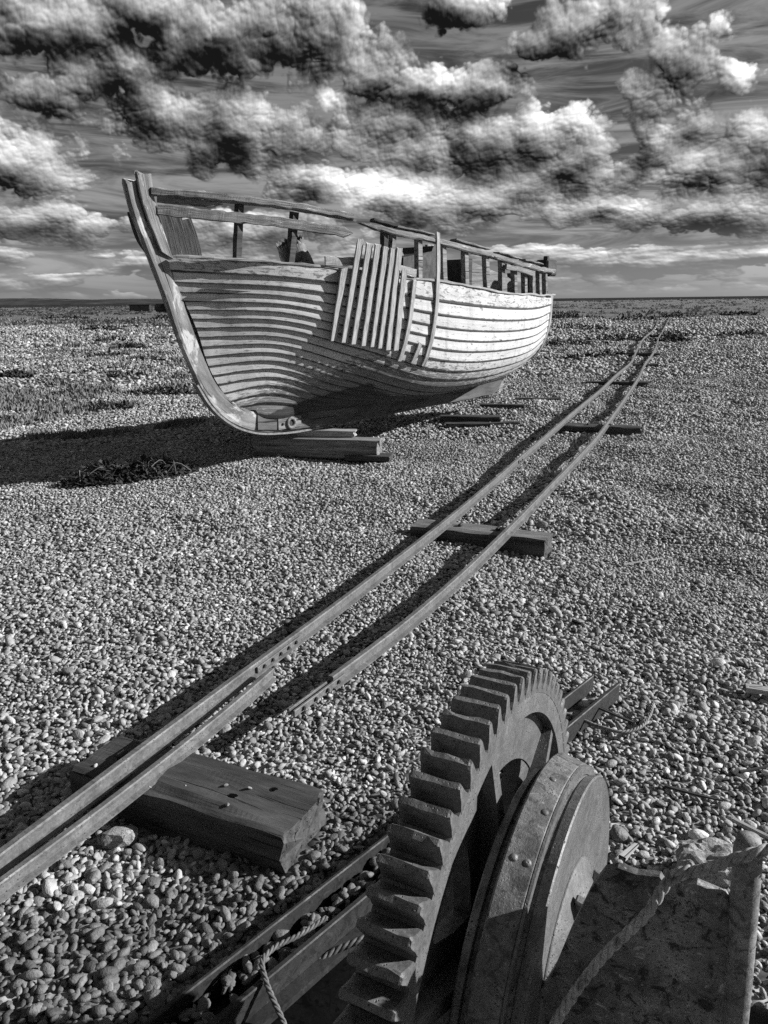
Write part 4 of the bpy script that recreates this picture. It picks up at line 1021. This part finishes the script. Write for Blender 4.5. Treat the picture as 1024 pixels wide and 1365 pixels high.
# tooth: root at r .41, tip .45, made once and shared
def tooth_mesh(seed):
    half = [(.408, .0165), (.416, .0148), (.425, .0108), (.436, .0088), (.446, .0068), (.450, .0050)]
    ring = [(r, -w) for r, w in half] + [(r, w) for r, w in half[::-1]]
    v = []
    xs = [0.0008, -.003, -GW * .25, -GW * .5, -GW * .75, -GW + .003, -GW - .0008]; nx_ = len(xs)
    for i_, x in enumerate(xs):
        for j_, (r, w) in enumerate(ring):
            sh = .0016 if i_ in (0, nx_ - 1) else 0.0
            v.append((x, w - math.copysign(sh, w), r - (sh if r > .44 else 0)))
    k = len(ring)
    v = np.array(v); tipw = np.clip((v[:, 2] - .425) / .02, 0, 1)[:, None]
    v = v + tipw * .0022 * np.stack([0 * v[:, 0], vnoise(v * 95 + seed * 7.3, 101), vnoise(v * 95 + seed * 5.1 + 9, 102)], -1)
    f = grid_faces(nx_, k, 0, False, True) + [tuple(range(k)), tuple(range((nx_ - 1) * k, nx_ * k))[::-1]]
    o = mesh_obj('tooth', v, f, M['gear']); return o
tme = []
for k in range(9):
    tm = tooth_mesh(k); tme.append(tm.data); bpy.data.objects.remove(tm)
for k in range(NT_):
    th = th0 + k * 2 * math.pi / NT_
    o = bpy.data.objects.new('tooth', tme[(k * 5) % 9]); COL.objects.link(o); o.parent = gear
    o.location = (0, 0, CZ); o.rotation_euler = (th - math.pi / 2, 0, 0)
for k in range(6):
    a = R_(97) + k * math.pi / 3
    def rp3(x, r, w): return (x, r * math.cos(a) - w * math.sin(a), CZ + r * math.sin(a) + w * math.cos(a))
    v = []
    for r, w in ((.31, .12), (.26, .066), (.18, .056), (.08, .06)):
        for x in (-.0255, -.0545): v += [rp3(x, r, -w), rp3(x, r, w)]
    f = []
    for j in range(3):
        o_ = j * 4; f += [(o_, o_ + 1, o_ + 5, o_ + 4), (o_ + 2, o_ + 6, o_ + 7, o_ + 3), (o_, o_ + 4, o_ + 6, o_ + 2), (o_ + 1, o_ + 3, o_ + 7, o_ + 5)]
    sp = mesh_obj('spoke', v, f, M['gear'], gear)
    v = []
    for r, w, x1 in ((.374, .011, -.004), (.20, .013, .012), (.08, .014, .016)):
        for x in (x1, -.03): v += [rp3(x, r, -w), rp3(x, r, w)]
    f = []
    for j in range(2):
        o_ = j * 4; f += [(o_, o_ + 1, o_ + 5, o_ + 4), (o_ + 2, o_ + 6, o_ + 7, o_ + 3), (o_, o_ + 4, o_ + 6, o_ + 2), (o_ + 1, o_ + 3, o_ + 7, o_ + 5)]
    f += [(0, 2, 3, 1), (8, 9, 11, 10)]
    mesh_obj('spoke_rib', v, f, M['gear'], gear)
revolve('gear_hub', [(.02, .04), (.02, .085), (-.09, .095), (-.09, .04)], M['gear'], gear, 48)
drum = revolve('brake_drum', [(.018, .10), (.018, .283), (.022, .290), (.032, .292), (.0335, .284), (.046, .284), (.046, .300), (.100, .288), (.100, .279), (.094, .277), (.094, .10)], M['drum'], winch, n=128)
band = revolve('brake_band', [(.047, .3005), (.047, .3145), (.050, .3165), (.088, .3075), (.0905, .3045), (.0905, .2935)], M['drum'], drum, n=128)
lip = revolve('band_edge', [(.0905, .292), (.0905, .3065), (.0945, .3060), (.0945, .291)], M['gear'], drum, n=128)
disc = revolve('brake_disc', [(.098, .08), (.098, .286), (.101, .291), (.115, .2945), (.1175, .2925), (.117, .29), (.110, .20), (.109, .08)], M['gear'], winch, n=128)
# rivets on the band
def dome(name, c, nrm, r, mat, parent, h=.5):
    nrm = np.asarray(nrm, float) / np.linalg.norm(nrm); s = np.cross(nrm, [.3, .5, .8]); s /= np.linalg.norm(s); b_ = np.cross(nrm, s); v = []
    for rr_, hh in ((1.0, -.25), (1.0, .12), (.75, .36), (.3, .5)):
        for j in range(9): v.append(np.asarray(c) + s * r * rr_ * math.cos(j * .698) + b_ * r * rr_ * math.sin(j * .698) + nrm * r * hh * h * 2)
    return mesh_obj(name, v, grid_faces(4, 9, 0, False, True) + [tuple(range(27, 36))], mat, parent, smooth=True)
for (deg, x) in ((100, .079), (116, .060), (116, .079), (131, .066), (131, .082), (146, .075), (163, .058), (163, .077), (86, .07)):
    a = R_(deg); r = .3145 - (x - .05) * .23 + .001
    dome('rivet', (x, r * math.cos(a), CZ + r * math.sin(a)), (.2, math.cos(a), math.sin(a)), .0062, M['gear'], drum)
# boss with gusset ribs, and the axle
revolve('drum_boss', [(.108, .04), (.108, .165), (.114, .160), (.122, .140), (.140, .112), (.170, .092), (.235, .084), (.235, .04)], M['gear'], disc, 64, True)
for k in range(6):
    a = R_(38) + k * math.pi / 3; ca, sa = math.cos(a), math.sin(a); v = []
    for w in (-.009, .009):
        for x, r in ((.125, .150), (.125, .05), (.300, .05), (.300, .112), (.20, .125)): v.append((x, r * ca - w * sa, CZ + r * sa + w * ca))
    mesh_obj('gusset', v, [(0, 1, 2, 3, 4), (9, 8, 7, 6, 5), (0, 4, 9, 5), (4, 3, 8, 9), (3, 2, 7, 8), (2, 1, 6, 7), (1, 0, 5, 6)], M['gear'], disc, bevel=.003)
revolve('axle', [(-.10, .001), (-.10, .036), (.62, .036), (.62, .001)], M['dark_iron'], winch, 32, True)
# blotched plate on the near side of the axle
PP = [(.086, .56), (.107, .646), (.128, .703), (.146, .774), (.169, .851), (.184, .884), (.200, .894), (.224, .893), (.251, .900), (.262, .884), (.276, .892), (.294, .906), (.322, .902), (.343, .885), (.352, .84), (.356, .60), (.36, .06), (.07, .06), (.076, .40)]
k = len(PP); pv = []
for y in (-.146, -.134): pv += [(x, y, z) for x, z in PP]
sp = mesh_obj('side_plate', pv, [tuple(range(k)), tuple(range(2 * k - 1, k - 1, -1))] + [(j, (j + 1) % k, k + (j + 1) % k, k + j) for j in range(k)], M['plate'], winch)
sp['label'] = 'dark blotched sheet metal plate'
# second plate beyond, bed beams, bearing pedestals
for x in (.47,):
    v, f = box_verts(x - .03, x + .03, -.10, .10, -.05, CZ - .03); mesh_obj('pedestal', v, f, M['dark_iron'], winch, bevel=.006)
    revolve('bearing', [(x - .045, .03), (x - .045, .07), (x + .045, .07), (x + .045, .03)], M['dark_iron'], winch, 24)
v, f = box_verts(-.30, .62, .16, .26, -.10, .03); mesh_obj('bed_beam', v, f, M['dark_iron'], winch, bevel=.006)
v, f = box_verts(.10, .36, -.134, .16, .03, .06); mesh_obj('bed_plate', v, f, M['plate'], winch, bevel=.004)
v, f = box_verts(-1.15, .70, -.80, .80, -.19, -.165); mesh_obj('pit_shade_sheet', v, f, M['shade_black'], winch)  # black sheet laid in for the shade on the pit floor
# loose brake strap end behind the drum
V, F, U = sweep(path([(.03, .25, .70), (.035, .32, .66), (.05, .42, .56), (.055, .50, .44)], 14), [(-.03, -.004), (.03, -.004), (.03, .004), (-.03, .004)], up=(0, .8, .6))
mesh_obj('brake_strap', V, F, M['dark_iron'], winch)

# steel channel of the winch bed, half full of pebbles
chn = empty('steel_channel', (CH_O[0], CH_O[1], 0), math.atan2(CH_D[1], CH_D[0])); tag(chn, 'rusty steel channel beam full of pebbles, running under the gear wheel', 'beam')
v, f = box_verts(-1.1, 1.79, -.062, .062, -.045, -.033); mesh_obj('channel_web', v, f, M['dark_iron'], chn)
v, f = box_verts(-1.1, 1.79, .050, .0625, -.0325, .062); mesh_obj('channel_flange', v, f, M['dark_iron'], chn, bevel=.003)
v, f = box_verts(-1.1, 1.79, -.0665, -.050, -.0325, .066); mesh_obj('channel_flange', v, f, M['dark_iron'], chn, bevel=.003)
v, f = box_verts(-1.1, .42, -.10, -.0672, -.02, .0); mesh_obj('bed_strip', v, f, M['dark_iron'], chn)

# galvanised post beside the plate
V, F, U = sweep(path([(.455, .765, -.10), (.442, .765, .50), (.430, .765, .85), (.4235, .765, .975), (.423, .765, .984), (.423, .765, .988)], 60), circ(.0165, 20), scale=np.concatenate([np.ones(59), [.8]]))
o = mesh_obj('iron_post', V, F, M['post'], smooth=True); tag(o, 'pale scabbed round iron post standing beside the dark plate', 'post')

# ropes
def rope(pts_, r, mat, lab, lay_=None):
    V, F, U = rope_parts(pts_, r, lay_); o = mesh_obj('rope', V, F, mat, smooth=True, uv=U); tag(o, lab, 'rope'); return o
rope([(.13, .66, .595), (.172, .735, .660), (.262, .775, .802), (.318, .778, .872), (.350, .788, .913), (.362, .784, .922), (.384, .762, .950), (.403, .742, .980), (.465, .742, 1.0), (.60, .77, 1.01), (.75, .80, .98), (1.1, .90, .74), (1.5, 1.03, .22), (1.72, 1.10, .03), (2.0, 1.2, .02)], .0066, M['rope'], 'thick twisted rope drawn over the dark plate and past the post')
V, F, U = rope_parts([(.344, .790, .915), (.352, .782, .928), (.366, .783, .931), (.372, .798, .925), (.364, .808, .915)], .0045)
o = mesh_obj('rope_knot', V, F, M['rope'], smooth=True, uv=U); tag(o, 'small frayed knot of cord where the thick rope bends', 'rope')
z0 = lambda x, y: float(zg(np.array([x]), np.array([y]))[0])
rope([(.50, 2.66, .02), (.70, 2.68, .035), (.80, 2.60, .03), (.88, 2.555, .03), (.95, 2.58, .028), (1.02, 2.66, .034), (1.06, 2.74, .045)], .0070, M['post'], 'wire rope end curling on the shingle behind the gear wheel')
rope([(-.16, 1.63, .07), (-.23, 1.565, .075), (-.285, 1.515, .085), (-.303, 1.478, .088), (-.29, 1.44, .075), (-.25, 1.385, .03), (-.19, 1.31, -.04), (-.12, 1.22, -.1)], .0068, M['wire'], 'wire rope hanging over the channel into the dark winch pit')
rope([(-.235, 1.53, -.03), (-.15, 1.585, .0), (-.05, 1.62, .02), (.1, 1.68, .03)], .0085, M['wire'], 'short wire rope slanting through the pit below the gear wheel')

# concrete lump and scraps
def lump(name, c, sz, mat, seed, sub=3):
    bm = bmesh.new(); bmesh.ops.create_icosphere(bm, subdivisions=sub, radius=.5); P = np.array([v.co[:] for v in bm.verts])
    P = np.sign(P) * np.abs(P) ** .75
    d = 1 + .30 * vnoise(P * 2.2 + seed, 90) + .16 * vnoise(P * 6 + seed, 91) + .07 * vnoise(P * 14 + seed, 92)
    P = P * d[:, None] * np.array(sz)
    for v, q in zip(bm.verts, P): v.co = q
    me = bpy.data.meshes.new(name); bm.to_mesh(me); bm.free(); me.materials.append(mat)
    o = bpy.data.objects.new(name, me); COL.objects.link(o); o.location = c; return o
tag(lump('concrete_lump', (.93, 1.86, .03), (.15, .09, .10), M['concrete'], 3.3, 4), 'broken lump of concrete on the shingle behind the iron post', 'rubble')
tag(lump('flat_stone', (-.83, 2.03, .0), (.09, .06, .05), M['concrete'], 8.3, 2), 'small angular grey stone against the nearest sleeper', 'stone')
tag(lump('white_flint', (1.62, 6.8, .03), (.11, .09, .09), M['drift'], 5.3, 3), 'white nodular flint beside the winch-side rail', 'stone')
o = lay(timber('driftwood', .18, .045, .025, M['drift'], seed=51, jag=.08, taper=.4), 1.57, 2.85, R_(-20), .02); tag(o, 'pale driftwood scrap at the right edge of the shingle', 'driftwood')
o = lay(timber('driftwood', .12, .022, .014, M['drift'], seed=52, jag=.03, taper=.4), .705, 1.90, R_(50), .03, .2); tag(o, 'pale splinter of wood on the stones beside the brake disc', 'driftwood')
o = lay(timber('dark_stick', .22, .010, .008, M['dark_wood'], seed=53, jag=.02), .88, 2.68, R_(-52), .035); tag(o, 'thin dark stick beside the curled wire rope', 'stick')

for k, (x, y, rz, L_, lab) in enumerate([(1.02, 2.22, -28, .20, 'dark twig lying on the shingle between the brake disc and the concrete lump'), (1.16, 2.02, -48, .24, 'long thin pale twig beside the concrete lump'), (1.62, 4.55, 24, .34, 'thin dry stalk on open shingle right of the second sleeper'), (1.30, 2.35, 15, .16, 'short dark twig on the shingle near the right edge')]):
    o = lay(timber('twig', L_, .012, .010, M['drift'] if k in (1, 2) else M['dark_wood'], seed=60 + k, jag=.03, taper=.5), x, y, R_(rz), None); o.location.z += .022; tag(o, lab, 'twig')

# ------------------------------------------------------------------ plants
def leaf_mat(name, lo, hi):
    m, nt, b = mat_base(name, .8, .2)
    oi = nt.nodes.new('ShaderNodeNewGeometry')
    nt.links.new(ramp(nt, oi.outputs['Random Per Island'], [(0, lo), (1, hi)]), b.inputs['Base Color']); return m
M['leaf_dark'] = leaf_mat('dark_sea_kale_leaf', .012, .07); M['leaf'] = leaf_mat('grey_shore_plant_leaf', .03, .14); M['straw'] = leaf_mat('dead_straw_stem', .07, .22)
def plant(name, x, y, lx, ly, h, nleaf, mat, seed, leaf=.06, droop=.5, rz=0.0, wf=1.0):
    r = np.random.default_rng(seed); V = []; F = []
    for k in range(nleaf):
        a = r.uniform(0, 2 * math.pi); q = math.sqrt(r.random()); bx, by = q * math.cos(a) * lx / 2, q * math.sin(a) * ly / 2
        hz = h * (1 - q * q * .75) * r.uniform(.25, 1.05); yaw = r.uniform(0, 2 * math.pi); el = r.uniform(-droop, 1.2)
        L_ = leaf * r.uniform(.6, 1.5); w = L_ * r.uniform(.28, .5) * wf
        d = np.array([math.cos(yaw) * math.cos(el), math.sin(yaw) * math.cos(el), math.sin(el)]); s = np.array([-math.sin(yaw), math.cos(yaw), 0]); up = np.cross(d, s)
        p = np.array([bx, by, max(.005, hz - L_ * .3)]); o_ = len(V)
        V += [p - s * w * .15, p + s * w * .15, p + d * L_ * .5 + s * w * .5 - up * .1 * L_, p + d * L_ * .5 - s * w * .5 - up * .1 * L_, p + d * L_ + np.array([0, 0, -.2 * L_])]
        F += [(o_, o_ + 1, o_ + 2, o_ + 3), (o_ + 3, o_ + 2, o_ + 4)]
    o = mesh_obj(name, V, F, mat, recalc=False); o.location = (x, y, z0(x, y) - .01); o.rotation_euler = (0, 0, rz); return o
# the straggling dark clump in the shade of the boat
dark = plant('sea_kale', -2.40, 7.12, 1.30, .42, .20, 2200, M['leaf_dark'], 3, .07, .9, R_(36)); 
V = []
r = np.random.default_rng(9); prt = []
for k in range(24):
    x0, y0 = r.uniform(-.5, .5), r.uniform(-.16, .16); a = r.uniform(0, 6.28); L_ = r.uniform(.1, .32)
    prt.append(sweep(path([(x0, y0, .02), (x0 + L_ * .5 * math.cos(a), y0 + L_ * .3 * math.sin(a), r.uniform(.1, .2)), (x0 + L_ * math.cos(a), y0 + L_ * .6 * math.sin(a), r.uniform(.02, .14))], 7), circ(.003, 4)))
v, f, u = merge(prt); mesh_obj('dead_stems', v, f, M['straw'], dark)
for k, (x_, y_, s_) in enumerate([(-.28, .10, .36), (.12, .08, .30), (.36, .06, .24)]):
    q = plant('grass_tuft', 0, 0, s_, s_ * .6, .16, 420, M['leaf'], 60 + k, .10, -.2, 0, .25); q.location = (x_, y_, .0); q.parent = dark
tag(dark, 'straggling dark dead plant clump lying in the shadow of the boat', 'plant')
PL = [(-4.45, 12.4, .95, .4, .16, 'leaf_dark', 'dark leafy clump on the turf, left of the bow and nearest the boat shadow'),
      (-4.15, 14.75, 1.5, .5, .20, 'leaf_dark', 'widest dark clump on the turf just left of the stem foot'),
      (-5.85, 14.7, 1.0, .3, .10, 'leaf', 'low flat grey tuft left of the wide dark clump'),
      (-7.25, 17.3, .9, .4, .12, 'leaf', 'grey tuft on the turf towards the left edge'),
      (-5.9, 18.0, 1.3, .45, .14, 'leaf', 'grey low tuft halfway between the left edge and the stem'),
      (-8.6, 18.3, .9, .5, .20, 'leaf_dark', 'dark bushy tuft near the left edge of the view'),
      (-6.9, 18.6, 1.1, .4, .12, 'leaf', 'pale grey tuft behind the row of dark low tufts'),
      (-9.2, 28.7, 1.5, .8, .30, 'leaf_dark', 'small dark bush in the middle of the far turf'),
      (-8.6, 24.7, 1.5, .6, .2, 'leaf', 'pale flat bush nearer than the small bush in the far turf'),
      (-7.0, 23.0, 1.4, .6, .18, 'leaf', 'grey bush on the turf just left of the stem'),
      (-12.5, 36, 2.4, 1.0, .3, 'leaf_dark', 'long dark bush far out on the left turf'),
      (-17, 48, 3.0, 1.2, .4, 'leaf_dark', 'dark bush far out below the hills at the left edge'),
      (-22, 83, 4.5, 2, .6, 'leaf_dark', 'dark scrub on the skyline beside the black container'),
      (-36, 90, 6, 2.5, .6, 'leaf_dark', 'dark scrub on the skyline at the far left'),
      (5.9, 21.3, 2.1, .6, .24, 'leaf_dark', 'dark leafy clump beside the track beyond the stern'),
      (15.2, 33.2, 2.4, .7, .34, 'leaf_dark', 'lone dark leafy clump on open shingle right of the track'),
      (17.6, 55, 4.0, 1.6, .6, 'leaf_dark', 'dark bush where the track meets the skyline'),
      (9.9, 40.5, 4.5, 1.8, .45, 'leaf_dark', 'broad dark scrub between the stern and the far track'),
      (6.4, 27.2, 3.0, .8, .25, 'leaf_dark', 'low dark strip of scrub just past the stern'),
      (9.1, 30.0, 2.6, .9, .35, 'leaf_dark', 'dark clump left of the far track, beyond the leafy one'),
      (14.9, 62, 5, 2, .5, 'leaf_dark', 'far scrub left of the end of the track'),
      (31, 69, 4, 1.4, .4, 'leaf_dark', 'far scrub on the shingle at the right'),
      (29, 46, 2.6, .9, .35, 'leaf_dark', 'small dark clump on the shingle near the right edge'),
      (10.6, 28.6, 1.6, .7, .30, 'leaf_dark', 'dark weeds growing between the far rails'),
      (12.2, 33.2, 2.2, .8, .34, 'leaf_dark', 'dark weeds on the bend of the far rails'),
      (22.5, 60.5, 5.0, 2.0, .6, 'leaf_dark', 'dark weeds where the rails vanish')]
for k, (x, y, lx, ly, h, mt, lab) in enumerate(PL):
    o = plant('shore_plant', x, y, lx, ly, h, int(260 + 120 * min(lx, 2.5)), M[mt], 100 + k, .05 + .0035 * y, .6, R_(random.uniform(-12, 12)))
    tag(o, lab, 'plant', 'plants scattered over the shingle')
# dry grass between the rails
o = plant('grass_tuft', 1.50, 6.75, .42, .35, .10, 90, M['straw'], 77, .12, -.2, 0, .10); tag(o, 'wispy dry grass tuft between the rails', 'grass')

# ------------------------------------------------------------------ far container
hut = empty('storage_container', (-50.3, 166, z0(-50.3, 166) + .0), R_(6)); tag(hut, 'low black container on the skyline left of the boat', 'container')
v, f = box_verts(-2.05, 2.05, -1, 1, 0, 1.22); mesh_obj('container_body', v, f, M['dark_iron'], hut, bevel=.03)
v, f = box_verts(-2.12, 2.12, -1.07, 1.07, 1.222, 1.32); mesh_obj('container_lid', v, f, M['dark_iron'], hut)
for x in (-1.0, 1.0):
    v, f = box_verts(x - .85, x + .85, -1.05, -1.003, .08, 1.12); mesh_obj('container_door', v, f, M['dark_iron'], hut)
